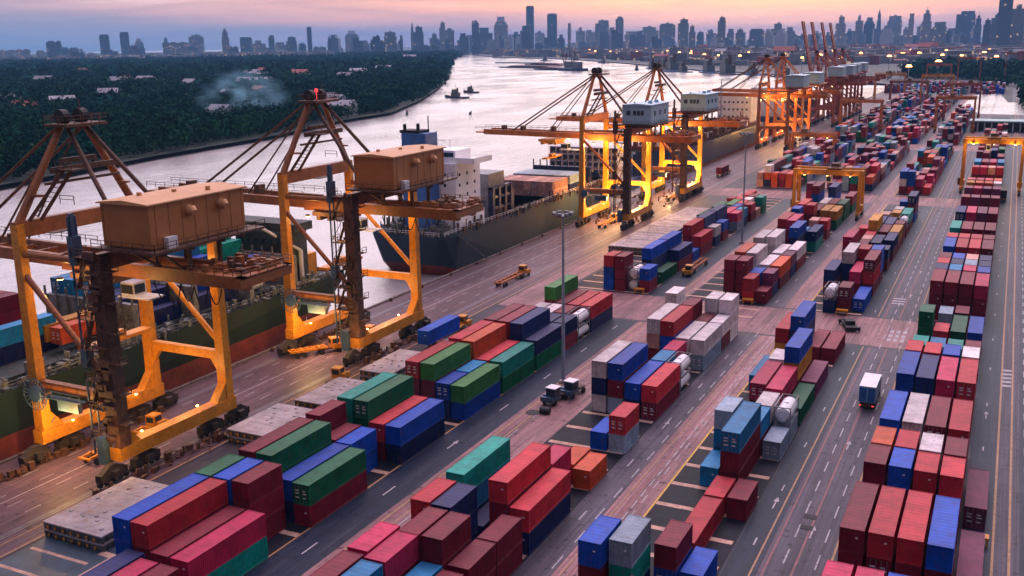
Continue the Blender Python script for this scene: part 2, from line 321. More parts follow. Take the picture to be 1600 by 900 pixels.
def cut(x0, x1, y0=20, y1=far, gaps=((193.5, 216.5), (372, 392), (561, 589))):
    o = []; y = y0
    for a, c in gaps:
        if a > y: o.append((x0, x1, y, a))
        y = c
    o.append((x0, x1, y, y1)); return o
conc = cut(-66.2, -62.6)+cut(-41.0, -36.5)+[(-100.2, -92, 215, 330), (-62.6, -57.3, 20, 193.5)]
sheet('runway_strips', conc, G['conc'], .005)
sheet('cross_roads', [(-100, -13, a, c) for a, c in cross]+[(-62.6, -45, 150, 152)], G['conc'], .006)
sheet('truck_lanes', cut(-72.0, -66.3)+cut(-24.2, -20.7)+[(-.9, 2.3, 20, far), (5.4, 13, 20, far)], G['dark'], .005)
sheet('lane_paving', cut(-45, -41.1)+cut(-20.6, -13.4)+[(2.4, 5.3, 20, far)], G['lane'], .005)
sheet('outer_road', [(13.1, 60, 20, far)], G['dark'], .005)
solid = []
def dash(x, w_, y0, y1, on, off): return [(x, x+w_, y, y+on) for y in np.arange(y0, y1, on+off)]
ly = cut(-72.4, -72.15)+cut(-65.4, -65.15)+cut(-63.75, -63.55)+cut(-40.2, -40.05)+cut(-21.4, -21.2)+cut(-13.7, -13.45)+[(2.45, 2.72, 20, far), (4.15, 4.42, 20, far), (-100.9, -100.6, 20, far), (-103.4, -103.2, 20, far)]
sheet('tan_lines', ly, G['liney'], .012)
sheet('yellow_line', cut(-36.45, -36.15), G['liney2'], .013)
wl = dash(-41.6, .16, 60, 193, 3.2, 3.4)+dash(-38.6, .16, 62, 193, 2.2, 1.3)+dash(-37.9, .14, 60, 193, 2.4, 2.4)
wl += dash(-18.5, .17, 30, 900, 3.6, 3.2)+dash(-15.05, .17, 30, 900, 3.6, 3.2)+dash(-69.3, .2, 50, 194, 3, 14)+dash(-63.1, .12, 50, 194, 7, 5)
wl += dash(-43.4, .2, 70, 190, 2.6, 15)+dash(-22.5, .18, 60, 190, 1.9, 14)+dash(.6, .2, 70, 380, 1.6, 18)+dash(5.9, .18, 60, 900, 3.2, 4.2)+dash(9.4, .18, 60, 900, 3.2, 4.2)+dash(-43.4, .2, 220, 360, 2.6, 20)+dash(-22.5, .18, 220, 360, 1.9, 18)
for x in (-118.2, -114.9, -111.6, -108.3): wl += dash(x, .16, 40, 560, 2.4, 5.2)
wl += [(-113.35, -113.15, 40, 560), (-62.9, -62.75, 60, 116)]
sheet('white_lines', wl, G['linew'], .012)
sheet('worn_lines', cut(-39.3, -39.1)+cut(-20.15, -19.95)+cut(-17.2, -17.0)+cut(-64.7, -64.5)+[(7.6, 7.75, 20, far), (11.2, 11.35, 20, far)], G['lined'], .011)
rb_ = []
for x in (-120.0, -105.0): rb_ += [(x-.09, x+.09, 20, 1200), (x-.45, x-.30, 20, 1200), (x+.30, x+.45, 20, 1200)]
sheet('crane_rails', rb_, M['steel'], .011)
# arrows, hatching and the white bars painted on the roads
ar = MB()
def arrow(x, y, s=1.0, z=.016):
    ar.quad((x-.09*s, y, z), (x+.09*s, y, z), (x+.09*s, y+2.2*s, z), (x-.09*s, y+2.2*s, z)); ar.poly([(x-.38*s, y+2.2*s, z), (x+.38*s, y+2.2*s, z), (x, y+3.5*s, z)])
for x, y in ((-16.8, 112), (-16.8, 141), (-16.8, 171), (-22.4, 118), (.7, 128), (.7, 162), (-43.2, 138), (-16.8, 236), (-16.8, 262), (-69.2, 118)): arrow(x, y)
for k in range(5): ar.quad((2.7, 179+k*2.2, .016), (4.1, 179.3+k*2.2, .016), (4.1, 180.2+k*2.2, .016), (2.7, 180.1+k*2.2, .016))
for i in range(3):
    for k in range(3): ar.quad((-17.8+i*1.2, 199+k*3.1, .016), (-17.1+i*1.2, 199+k*3.1, .016), (-17.1+i*1.2, 201+k*3.1, .016), (-17.8+i*1.2, 201+k*3.1, .016))
for k in range(3): ar.quad((-20, 229+k*2.3, .016), (-17.4, 229+k*2.3, .016), (-17.4, 230+k*2.3, .016), (-20, 230+k*2.3, .016))
tag(ar.build('road_markings', G['linew']), kind='structure')
# the hatched bay at the near left
hb = MB(); hb.quad((-100, 50, .008), (-88.6, 50, .008), (-88.6, 82, .008), (-100, 82, .008)); tag(hb.build('blue_bay_floor', mat('blue_grey_floor', (.03, .055, .075), .5, var=.4, scale=.3, dirt=(.09, .09, .10), dirt_amt=.5)), kind='structure')
hs = [(-99.5, -90.2, y, y+.5) for y in np.arange(54, 73, 4.4)]+[(-89.0, -88.7, 40, 74.5)]
sheet('bay_markings', hs, G['beamc'], .014)
for x, y, l in ((-24.6, 104.5, 'nearer of two black drain covers in the grey lane'), (-24.6, 107.0, 'farther of two black drain covers in the grey lane')): pass

# ------------------------------------------------------------ forest on the peninsula (one mass)
fm = bpy.data.materials.new('foliage_mass'); fm.use_nodes = True; t = fm.node_tree; b = t.nodes['Principled BSDF']; b.inputs['Roughness'].default_value = 1; b.inputs['Specular IOR Level'].default_value = .02
a = N(t, 'ShaderNodeAttribute'); a.attribute_name = 'leaf_colour'; L_(t, a.outputs['Color'], b.inputs['Base Color'])
def inside(px, py, poly):
    c = np.zeros(len(px), bool); n = len(poly)
    for i in range(n):
        x0, y0 = poly[i]; x1, y1 = poly[(i+1) % n]
        k = ((y0 > py) != (y1 > py)) & (px < (x1-x0)*(py-y0)/((y1-y0) or 1e-9)+x0); c ^= k
    return c
def leafmass(name, pts, rad, hgt, nleaf, size, label, cat, z0=.3):
    """pts Nx2, rad/hgt N; each crown is nleaf loose leaf clumps (triangles) spread through its volume"""
    n = len(pts); k = nleaf
    u = rng.normal(size=(n, k, 3)); u /= np.linalg.norm(u, axis=2, keepdims=True); rr_ = rng.uniform(.55, 1, (n, k, 1))
    lump = 1+.35*np.sin(u[:, :, :1]*5+rng.uniform(0, 6, (n, 1, 1)))*np.cos(u[:, :, 1:2]*4)
    c = u*rr_*lump*np.stack([rad, rad, hgt*.48], 1)[:, None, :]
    c[:, :, 0] += pts[:, 0, None]; c[:, :, 1] += pts[:, 1, None]; c[:, :, 2] += (z0+hgt*.55)[:, None]
    d1 = rng.normal(size=(n, k, 3)); d1 /= np.linalg.norm(d1, axis=2, keepdims=True); d2 = np.cross(d1, u); d2 /= np.linalg.norm(d2, axis=2, keepdims=True)+1e-6
    s = size*rng.uniform(.6, 1.4, (n, k, 1))*(rad/rad.mean())[:, None, None]
    V = np.stack([c-d1*s, c+d1*s*.6+d2*s*.9, c+d1*s*.6-d2*s*.9], 2).reshape(-1, 3)
    V[:, 2] = np.maximum(V[:, 2], z0)
    me = bpy.data.meshes.new(name); nf = n*k
    me.vertices.add(nf*3); me.vertices.foreach_set('co', V.astype(np.float32).ravel())
    me.loops.add(nf*3); me.loops.foreach_set('vertex_index', np.arange(nf*3, dtype=np.int32))
    me.polygons.add(nf); me.polygons.foreach_set('loop_start', np.arange(0, nf*3, 3, dtype=np.int32)); me.polygons.foreach_set('loop_total', np.full(nf, 3, np.int32))
    tone = .5*rng.uniform(.4, 1.6, (n, 1, 1))*rng.uniform(.65, 1.35, (n, k, 1))
    hue = rng.uniform(0, 1, (n, 1, 1))
    colr = np.concatenate([tone*(.006+.014*hue), tone*(.060+.014*hue), tone*(.042-.020*hue), np.ones_like(tone)], 2)
    at = me.attributes.new('leaf_colour', 'FLOAT_COLOR', 'FACE'); at.data.foreach_set('color', colr.reshape(-1).astype(np.float32))
    me.materials.append(fm); me.update(); o = bpy.data.objects.new(name, me); COL.objects.link(o)
    return tag(o, label, cat, kind='stuff')
penpoly = [(x-6, y) for x, y in shore]+[(-9000, 9500), (-12000, 9500), (-12000, -300)]
houses = [(-1207, 1124), (-1214, 1146), (-1180, 1150), (-905, 827), (-917, 706), (-794, 627), (-824, 694), (-566, 627), (-738, 833), (-760, 906), (-937, 1132), (-968, 1128), (-1218, 1437), (-1115, 1441), (-930, 1312), (-1038, 1504), (-1097, 1676), (-528, 715), (-500, 700), (-1011, 1064), (-1376, 1130), (-1703, 1493), (-560, 770), (-590, 795), (-1737, 2804), (-1276, 1534)]
sheds = [(-1190, 1445, 62, 18), (-1042, 1345, 36, 16)]
def scatter(cell, r0, r1):
    P = []
    xs = np.arange(-5200, -380, cell); ys = np.arange(180, 5200, cell); X, Y = np.meshgrid(xs, ys); X = X.ravel()+rng.uniform(-.45, .45, X.size)*cell; Y = Y.ravel()+rng.uniform(-.45, .45, Y.size)*cell
    d = np.hypot(X, Y); ang = np.degrees(np.arctan2(-X, Y)); k = (d > r0) & (d < r1) & (ang > 22) & (ang < 56) & inside(X, Y, penpoly)
    for hx, hy in houses: k &= np.hypot(X-hx-4, Y-hy+8) > 15
    for hx, hy, hl, hd in sheds: k &= (np.abs(X-hx) > hl*.6) | (np.abs(Y-hy+12) > 26)
    return np.stack([X[k], Y[k]], 1)
FN = []
for cell, r0, r1, ra_, ha_, nl, sz in ((7.5, 300, 950, 5.2, 9.5, 90, .85), (13, 950, 1900, 8.5, 11, 55, 1.7), (26, 1900, 5600, 17, 14, 34, 4.2)):
    p = scatter(cell, r0, r1); n = len(p); rad = ra_*rng.uniform(.5, 1.9, n); hg = ha_*rng.uniform(.5, 1.3, n)*(rad/ra_)**.5
    FN.append((p, rad, hg, nl, sz))
names = [('riverside_trees', 'dense dark green wood along the near bank of the river', 'wood'), ('inland_trees', 'dense blue green wood farther back on the peninsula', 'wood'), ('distant_trees', 'hazy band of trees below the skyline on the left', 'wood')]
for (p, rad, hg, nl, sz), nm in zip(FN, names): leafmass(nm[0], p, rad, hg, nl, sz, nm[1], nm[2])
def patch(n, x0, x1, y0, y1, r): 
    p = np.stack([rng.uniform(x0, x1, n), rng.uniform(y0, y1, n)], 1); return p, r*rng.uniform(.6, 1.4, n), r*1.3*rng.uniform(.6, 1.4, n)
p1, r1_, h1 = patch(160, 12, 70, 860, 1180, 9); leafmass('inlet_trees', p1, r1_, h1, 60, 2.2, 'dark trees on the bank right of the small inlet', 'wood', 0)
p1, r1_, h1 = patch(260, -160, 90, 1260, 2100, 11); k = (p1[:, 0] > -40) | (p1[:, 1] > 1450); leafmass('town_trees', p1[k], r1_[k], h1[k], 40, 3.5, 'dark tree belt between the yard and the city', 'wood', 0)

# ------------------------------------------------------------ city
def tower_mat(name, col, lit):
    m = bpy.data.materials.new(name); m.use_nodes = True; t = m.node_tree; b = t.nodes['Principled BSDF']; b.inputs['Roughness'].default_value = .45
    tcn = N(t, 'ShaderNodeTexCoord'); br = N(t, 'ShaderNodeTexBrick'); br.offset = 0; br.inputs['Scale'].default_value = 1; br.inputs['Mortar Size'].default_value = .9; br.inputs['Brick Width'].default_value = 5.0; br.inputs['Row Height'].default_value = 6.0
    sp = N(t, 'ShaderNodeSeparateXYZ'); L_(t, tcn.outputs['Object'], sp.inputs[0]); cb = N(t, 'ShaderNodeCombineXYZ'); L_(t, M_(t, 'ADD', sp.outputs[0], sp.outputs[1]), cb.inputs[0]); L_(t, sp.outputs[2], cb.inputs[1]); L_(t, cb.outputs[0], br.inputs['Vector'])
    oi = N(t, 'ShaderNodeObjectInfo'); r = ramp(t, [(0, tuple(c*.6 for c in col)), (1, tuple(min(1, c*1.5) for c in col))]); L_(t, oi.outputs['Random'], r.inputs[0])
    br.inputs['Color1'].default_value = tuple(c*.35 for c in col)+(1,); br.inputs['Color2'].default_value = tuple(c*.55 for c in col)+(1,); L_(t, r.outputs[0], br.inputs['Mortar'])
    L_(t, br.outputs['Color'], b.inputs['Base Color'])
    wn = N(t, 'ShaderNodeTexWhiteNoise'); sn = N(t, 'ShaderNodeVectorMath', operation='SNAP'); sn.inputs[1].default_value = (5, 6, 5); L_(t, cb.outputs[0], sn.inputs[0]); L_(t, sn.outputs[0], wn.inputs['Vector'])
    b.inputs['Emission Color'].default_value = (1, .62, .32, 1); L_(t, M_(t, 'MULTIPLY', M_(t, 'GREATER_THAN', wn.outputs['Value'], 1-lit*.5), .35), b.inputs['Emission Strength'])
    return m
M['tower'] = tower_mat('tower_facade', (.36, .37, .42), .05); M['towerd'] = tower_mat('dark_tower_facade', (.14, .18, .26), .03); M['lowrise'] = tower_mat('lowrise_facade', (.22, .20, .22), .14)
M['roofs'] = mat('pale_roof_sheets', (.22, .22, .25), .6, var=.6, scale=.02); M['roofr'] = mat('red_roof_tiles', (.30, .08, .06), .7, var=.3, scale=.1)
TOWERS = [(-4848,3774,84,53,'w',52),(-4849,3870,71,55,'w',51),(-4345,3635,49,97,'b',50),(-4913,4160,30,101,'b',50),(-4418,3810,68,51,'b',49),(-4480,4096,50,130,'d',48),(-4414,4176,47,142,'d',47),(-4155,3975,34,66,'b',46),(-4645,4501,50,110,'p',46),(-4450,4517,42,107,'b',45),(-3929,4080,99,79,'w',44),(-4225,4525,83,122,'b',43),(-3371,3803,34,144,'s',42),(-3061,3500,43,53,'w',41),(-3886,4552,66,106,'b',40),(-3431,4113,66,84,'b',40),(-3631,4458,32,112,'b',39),(-3754,4688,63,75,'b',39),(-3544,4519,57,101,'b',38),(-3702,4815,45,67,'b',38),(-3159,4171,23,145,'d',37),(-3509,4720,70,44,'w',37),(-3128,4293,23,104,'s',36),(-3485,5003,80,135,'p',35),(-3374,4969,53,76,'b',34),(-2624,3967,63,91,'b',33),(-2608,4050,58,110,'b',33),(-2636,4187,16,96,'b',32),(-3217,5235,19,182,'s',32),(-2748,4529,54,139,'b',31),(-2835,4832,46,106,'b',30),(-2535,4404,29,155,'b',30),(-2667,4708,48,132,'b',30),(-2521,4568,43,85,'b',29),(-2431,4553,36,161,'b',28),(-2560,4909,74,134,'b',28),(-2486,4945,74,189,'p',27),(-2637,5442,50,114,'b',26),(-2434,5145,62,143,'b',25),(-2580,5513,46,261,'d',25),(-2482,5430,53,114,'b',25),(-2503,5657,59,218,'d',24),(-2252,5208,40,93,'b',23),(-1893,4477,15,139,'b',23),(-2269,5530,53,129,'b',22),(-2279,5705,55,119,'b',22),(-2180,5641,80,171,'b',21),(-1936,5159,31,124,'b',21),(-1980,5390,44,184,'b',20),(-1647,4655,72,98,'b',19),(-1887,5622,108,129,'b',19),(-1666,5260,83,139,'b',18),(-1454,4842,51,151,'b',17),(-1314,4514,29,114,'b',16),(-1624,5741,41,96,'b',16),(-1624,5967,54,108,'b',15),(-1201,4587,35,151,'b',15),(-1442,5701,40,110,'b',14),(-1243,5108,46,101,'b',14),(-1073,4721,66,99,'b',13),(-1028,4965,65,123,'b',12),(-1107,5724,61,81,'b',11),(-1088,5897,40,77,'b',10),(-795,4602,31,74,'b',10),(-884,5513,34,83,'b',9),(-693,4620,42,142,'b',9),(-799,5694,42,88,'b',8),(-679,5084,34,151,'b',8),(-744,5963,58,159,'p',7),(-714,6128,22,209,'s',7),(-594,5376,19,108,'b',6),(-635,6165,77,167,'b',6),(-472,5074,21,98,'b',5),(-418,4705,22,150,'b',5),(-437,5542,56,115,'c',5),(-352,4637,38,170,'s',4),(-318,4906,58,115,'b',4),(-287,5245,40,89,'b',3),(-245,5571,87,172,'b',3),(-163,4847,28,146,'s',2),(-108,4119,26,109,'b',2),(-80,4174,36,127,'b',1),(-50,3826,42,180,'d',1),(-10,3912,40,155,'b',0),(33,3957,40,106,'b',0)]
zone = lambda x: 'left of the river' if x < -2600 else ('beyond the river bend' if x < -1500 else ('above the distant cranes' if x < -600 else 'at the right of the skyline'))
cnt = {}
for i, (x, y, wd, h, k, ang) in enumerate(TOWERS):
    b = MB(); d = max(16, wd*.55); hw = wd/2
    if k == 'w': b.box(-hw, hw, 0, d, 0, h); b.box(-hw*.8, -hw*.3, d*.3, d*.7, h, h+5); b.box(hw*.1, hw*.7, d*.3, d*.7, h, h+4)
    elif k == 'd': b.box(-hw, hw, 0, d, 0, h-6); b.box(-hw*.85, hw*.9, 1, d-1, h-6, h)
    elif k == 's': b.box(-hw, hw, 0, d, 0, h*.68); b.box(-hw*.75, hw*.75, 2, d-2, h*.68, h*.86); b.box(-hw*.4, hw*.4, 4, d-4, h*.86, h*.94); b.tube((0, d/2, h*.94), (0, d/2, h+8), 1.6, .3, 6)
    elif k == 'p': b.box(-hw, hw, 0, d, 0, h*.78); b.prism([(1, h*.78), (d-1, h*.78), (d*.62, h), (d*.38, h)], -hw*.55, hw*.55); b.box(-hw*.8, hw*.8, 2, d-2, h*.78, h*.86)
    elif k == 'c': b.tube((0, d/2, 0), (0, d/2, h*.9), hw, seg=16); b.tube((0, d/2, h*.9), (0, d/2, h), hw*.7, hw*.5, seg=16)
    else:
        s1 = random.uniform(.78, .95); b.box(-hw, hw, 0, d, 0, h*s1); b.box(-hw*random.uniform(.35, .9), hw*random.uniform(.3, .95), 3, d-3, h*s1, h)
        if random.random() < .5: b.box(-hw*.15, hw*.2, d*.4, d*.6, h, h+6)
    o = b.build('office_tower' if h > 110 else 'apartment_block', M['towerd'] if k == 'd' or random.random() < .35 else M['tower'], loc=(x, y, 0)); o.rotation_euler.z = R(ang)
    z_ = zone(x); cnt[z_] = cnt.get(z_, 0)+1
    shape = {'w': 'long low slab', 'd': 'dark square tower', 's': 'slender spired tower', 'p': 'tower with a tapered peak', 'c': 'round pale tower', 'b': 'stepped grey tower'}[k]
    o['_z'] = z_; tag(o, shape, 'building', 'towers along the skyline')
ordw = ['first', 'second', 'third', 'fourth', 'fifth', 'sixth', 'seventh', 'eighth', 'ninth', 'tenth', 'eleventh', 'twelfth', 'thirteenth', 'fourteenth', 'fifteenth', 'sixteenth', 'seventeenth', 'eighteenth', 'nineteenth', 'twentieth', 'twenty-first', 'twenty-second', 'twenty-third', 'twenty-fourth', 'twenty-fifth', 'twenty-sixth', 'twenty-seventh', 'twenty-eighth', 'twenty-ninth', 'thirtieth']
cc = {}
for o in [o for o in COL.objects if o.get('_z')]:
    key = (o['label'], o['_z']); cc[key] = cc.get(key, 0)+1; o['label'] = f"{o['label']}, {ordw[cc[key]-1]} of its shape from the left, {o['_z']}"; del o['_z']
# hazy middle-height blocks filling the band between the towers
midp = []
for i in range(5):
    b = MB(); b.box(-.5, .5, -.4, .4, 0, 1); b.box(-.3-.03*i, .1+.05*i, -.3, .3, 1, 1.1+.03*i) if i % 2 else b.box(-.5, .1, -.4, .4, 1, 1.18); midp.append(b.mesh('apartment_block', M['tower'] if i % 2 else M['towerd']))
def onland(x, y): return inside(np.array([x]), np.array([y]), farbank)[0]
k = 0
while k < 150:
    ang = random.uniform(-1.5, 54); d = random.uniform(4700, 6400); x, y = -math.sin(R(ang))*d, math.cos(R(ang))*d
    if random.random() < (.55 if ang > 36 else 0): continue
    o = bpy.data.objects.new('apartment_block', random.choice(midp)); COL.objects.link(o); o.location = (x, y, 0); o.rotation_euler.z = R(ang+random.uniform(-25, 25)); o.scale = (random.uniform(22, 62), random.uniform(20, 40), random.uniform(38, 92) if ang < 36 else random.uniform(28, 60))
    tag(o, 'hazy middle height block in the crowded band between the skyline towers', 'building', 'middle height blocks along the skyline'); k += 1
# low city: 230 separate blocks share a few shapes, the rest is one mass
pro = []
for i in range(6):
    b = MB(); a_, c_ = random.uniform(.8, 1.4), random.uniform(.6, 1); b.box(-.5*a_, .5*a_, -.5*c_, .5*c_, 0, 1); b.mi = 1
    if i % 3 == 0: b.prism([(-.55*c_, 1), (.55*c_, 1), (0, 1.35)], -.55*a_, .55*a_)
    else: b.box(-.52*a_, .52*a_, -.52*c_, .52*c_, 1, 1.04); b.box(-.2, .15, -.2, .2, 1.04, 1.25)
    pro.append(b.mesh('building', [M['lowrise'], M['roofr'] if i == 3 else M['roofs']]))
far_ok = [(x, y) for x, y in farbank[:12]]
def onland(x, y):
    return inside(np.array([x]), np.array([y]), farbank)[0]
k = 0
while k < 230:
    ang = random.uniform(-1, 31); d = random.choice([random.uniform(2350, 3400), random.uniform(2800, 4500)]); x, y = -math.sin(R(ang))*d, math.cos(R(ang))*d
    if not onland(x, y) or (x > -1200 and not onland(x-70, y-60)): continue
    o = bpy.data.objects.new('building', random.choice(pro)); COL.objects.link(o); s = random.uniform(14, 34); o.location = (x, y, 0); o.scale = (s, s*random.uniform(.6, 1.2), random.choice([7, 9, 12, 14, 18, 26])*random.uniform(.7, 1.3)); o.rotation_euler.z = R(random.uniform(-30, 30))
    tag(o, 'small pale building crowded among the low roofs below the skyline', 'building', 'low buildings below the skyline'); k += 1
mass = MB(); k = 0
while k < 3800:
    ang = random.uniform(-2, 33); d = random.uniform(2300, 5600); x, y = -math.sin(R(ang))*d, math.cos(R(ang))*d
    if not onland(x, y) or not onland(x-60, y-80): continue
    s = random.uniform(8, 26); h = random.choice([5, 7, 9, 14, 22])*random.uniform(.7, 1.3); mass.mi = random.choice([0, 0, 1, 1, 2]); mass.box(x-s, x+s, y-s*.6, y+s*.6, 0, h); k += 1
for _ in range(900):
    ang = random.uniform(36, 55); d = random.uniform(4200, 5600); x, y = -math.sin(R(ang))*d, math.cos(R(ang))*d; s = random.uniform(8, 26); mass.mi = random.choice([0, 0, 1]); mass.box(x-s, x+s, y-s*.6, y+s*.6, 0, random.uniform(8, 30))
tag(mass.build('distant_rooftops', [M['lowrise'], M['roofs'], M['roofr']]), 'mass of tiny low roofs fading into the haze below the towers', 'rooftops', kind='stuff')
# sheds and houses among the trees
def house(x, y, wd, dp, h, ang, rm, label, wallm=None):
    r = empty('house', (x, y, .3), R(ang)); tag(r, label, 'house', 'houses among the trees')
    b = MB(); b.box(-wd/2, wd/2, -dp/2, dp/2, 0, h); b.build('wall', wallm or M['white'], r)
    b = MB(); b.prism([(-dp/2-.6, h), (dp/2+.6, h), (0, h+dp*.34)], -wd/2-.6, wd/2+.6); b.build('roof', rm, r)
    b = MB()
    for i in range(3): b.box(-wd*.38+i*wd*.3, -wd*.38+i*wd*.3+wd*.12, -dp/2-.05, -dp/2+.02, h*.35, h*.75)
    b.build('window', M['glass'], r)
hl = ['white roofed', 'red roofed', 'grey roofed', 'small pale']
where = ['west of the smoke far back', 'inland left', 'beside the lane inland', 'in the dense left wood', 'left of the near crane top', 'near the bank at left', 'in the left wood clearing', 'just beside the smoke', 'behind the smoke', 'right behind the smoke', 'below the long sheds', 'left of the long sheds', 'behind the long shed', 'right of the long shed', 'in front of the river bend', 'by the temple roofs', 'at the river bend wood', 'on the bank above crane top', 'lowest on the river bank', 'in mid wood left', 'far inland left', 'far back under the left skyline', 'right of the crane top', 'second right of the crane top', 'far back at mid wood', 'behind the temple roofs']
for i, (x, y) in enumerate(houses):
    d = math.hypot(x, y); s = 1+d/1500; house(x, y, 13*s, 8*s, 6+d/400, random.uniform(-20, 60), [M['roofs'], M['roofr'], M['roofs'], M['roofs']][i % 4], f'{hl[i % 4]} house {where[i]}')
for i, (x, y, a_, c_) in enumerate(sheds):
    r = empty('warehouse', (x, y, .3), R(38)); tag(r, ['long pale roofed shed among the trees, left one of two', 'shorter pale roofed shed among the trees, right one of two'][i], 'warehouse')
    b = MB(); b.box(-a_/2, a_/2, -c_/2, c_/2, 0, 9); b.build('wall', M['white'], r); b = MB(); b.prism([(-c_/2-1, 9), (c_/2+1, 9), (0, 12)], -a_/2-1, a_/2+1); b.build('roof', M['roofs'], r)
# low terminal shed at the right
r = empty('terminal_shed', (-8, 690, 0)); tag(r, 'long low shed with pale green roof and open columns at right', 'shed')
b = MB(); b.box(-15, 22, -9, 9, 5.5, 6.4); b.build('roof', mat('pale_green_roof', (.28, .45, .42), .6, var=.2, scale=.2), r)
b = MB()
for i in range(10): b.beam((-14+i*3.9, -8, 0), (-14+i*3.9, -8, 5.5), .7); b.beam((-14+i*3.9, 8, 0), (-14+i*3.9, 8, 5.5), .7)
b.build('columns', M['white'], r); b = MB(); b.box(-14, 21, 3, 8, 0, 4.8); b.build('wall', M['steel'], r)
# lamps scattered through the far city and port
lm = []
for i, (x, y) in enumerate([(-1150, 3050), (-1320, 3400), (-980, 3100), (-860, 2950), (-700, 2700), (-540, 2400), (-440, 2200), (-300, 2300), (-180, 2250), (-240, 2750), (-60, 2650), (-640, 2300), (-560, 2120), (-500, 2060), (-820, 2700), (-900, 2800), (-1010, 2900), (-1280, 3250), (-330, 1800), (-260, 1760), (-200, 1900), (-470, 2350), (-120, 1980), (-60, 2250), (-85, 1900), (-30, 1800), (-15, 2050), (20, 2200), (-150, 2600), (-2400, 5050), (-1700, 3900), (-1480, 3700), (-730, 2500), (-600, 2560), (-420, 2700), (-95, 1500), (-52, 1650), (-110, 1250), (-350, 2100)]):
    r = empty('street_lamp', (x, y, 0)); tag(r, 'glowing lamp mast far away between the low city roofs', 'lamp mast', 'far lamp masts glowing in the city')
    b = MB(); b.tube((0, 0, 0), (0, 0, 24), .5, .3, 6); b.build('pole', M['pole'], r); b = MB(); b.tube((0, 0, 23), (0, 0, 25.4), 2.6+(i % 3), 2.2, 8); b.build('lamp_head', M['sodiumfar'], r)

# ============================================================ containers
CC = {'M': (.20, .010, .028), 'R': (.50, .026, .040), 'P': (.52, .020, .090), 'O': (.60, .085, .022), 'B': (.003, .075, .46), 'N': (.008, .022, .115), 'C': (.008, .22, .46), 'G': (.002, .135, .055), 'L': (.04, .21, .05), 'T': (.002, .31, .24), 'W': (.70, .63, .63), 'S': (.27, .37, .46), 'Y': (.58, .26, .028), 'K': (.64, .33, .27), 'U': (.18, .028, .085), 'D': (.03, .03, .035), 'X': (.62, .62, .64)}
CN = {'M': 'maroon', 'R': 'red', 'P': 'pink red', 'O': 'orange red', 'B': 'blue', 'N': 'navy', 'C': 'light blue', 'G': 'green', 'L': 'light green', 'T': 'teal', 'W': 'white', 'S': 'pale grey', 'Y': 'tan yellow', 'K': 'beige pink', 'U': 'purple maroon', 'D': 'black', 'X': 'white tank'}
H = 2.8; LEN = {'L': 12.19, 'S': 6.06}
RX = {'A': lambda r: -74.6-2.8*r, 'B': lambda r: -47.5-2.8*r, 'C': lambda r: -27.0-2.8*r, 'D': lambda r: -12.1+2.8*r}
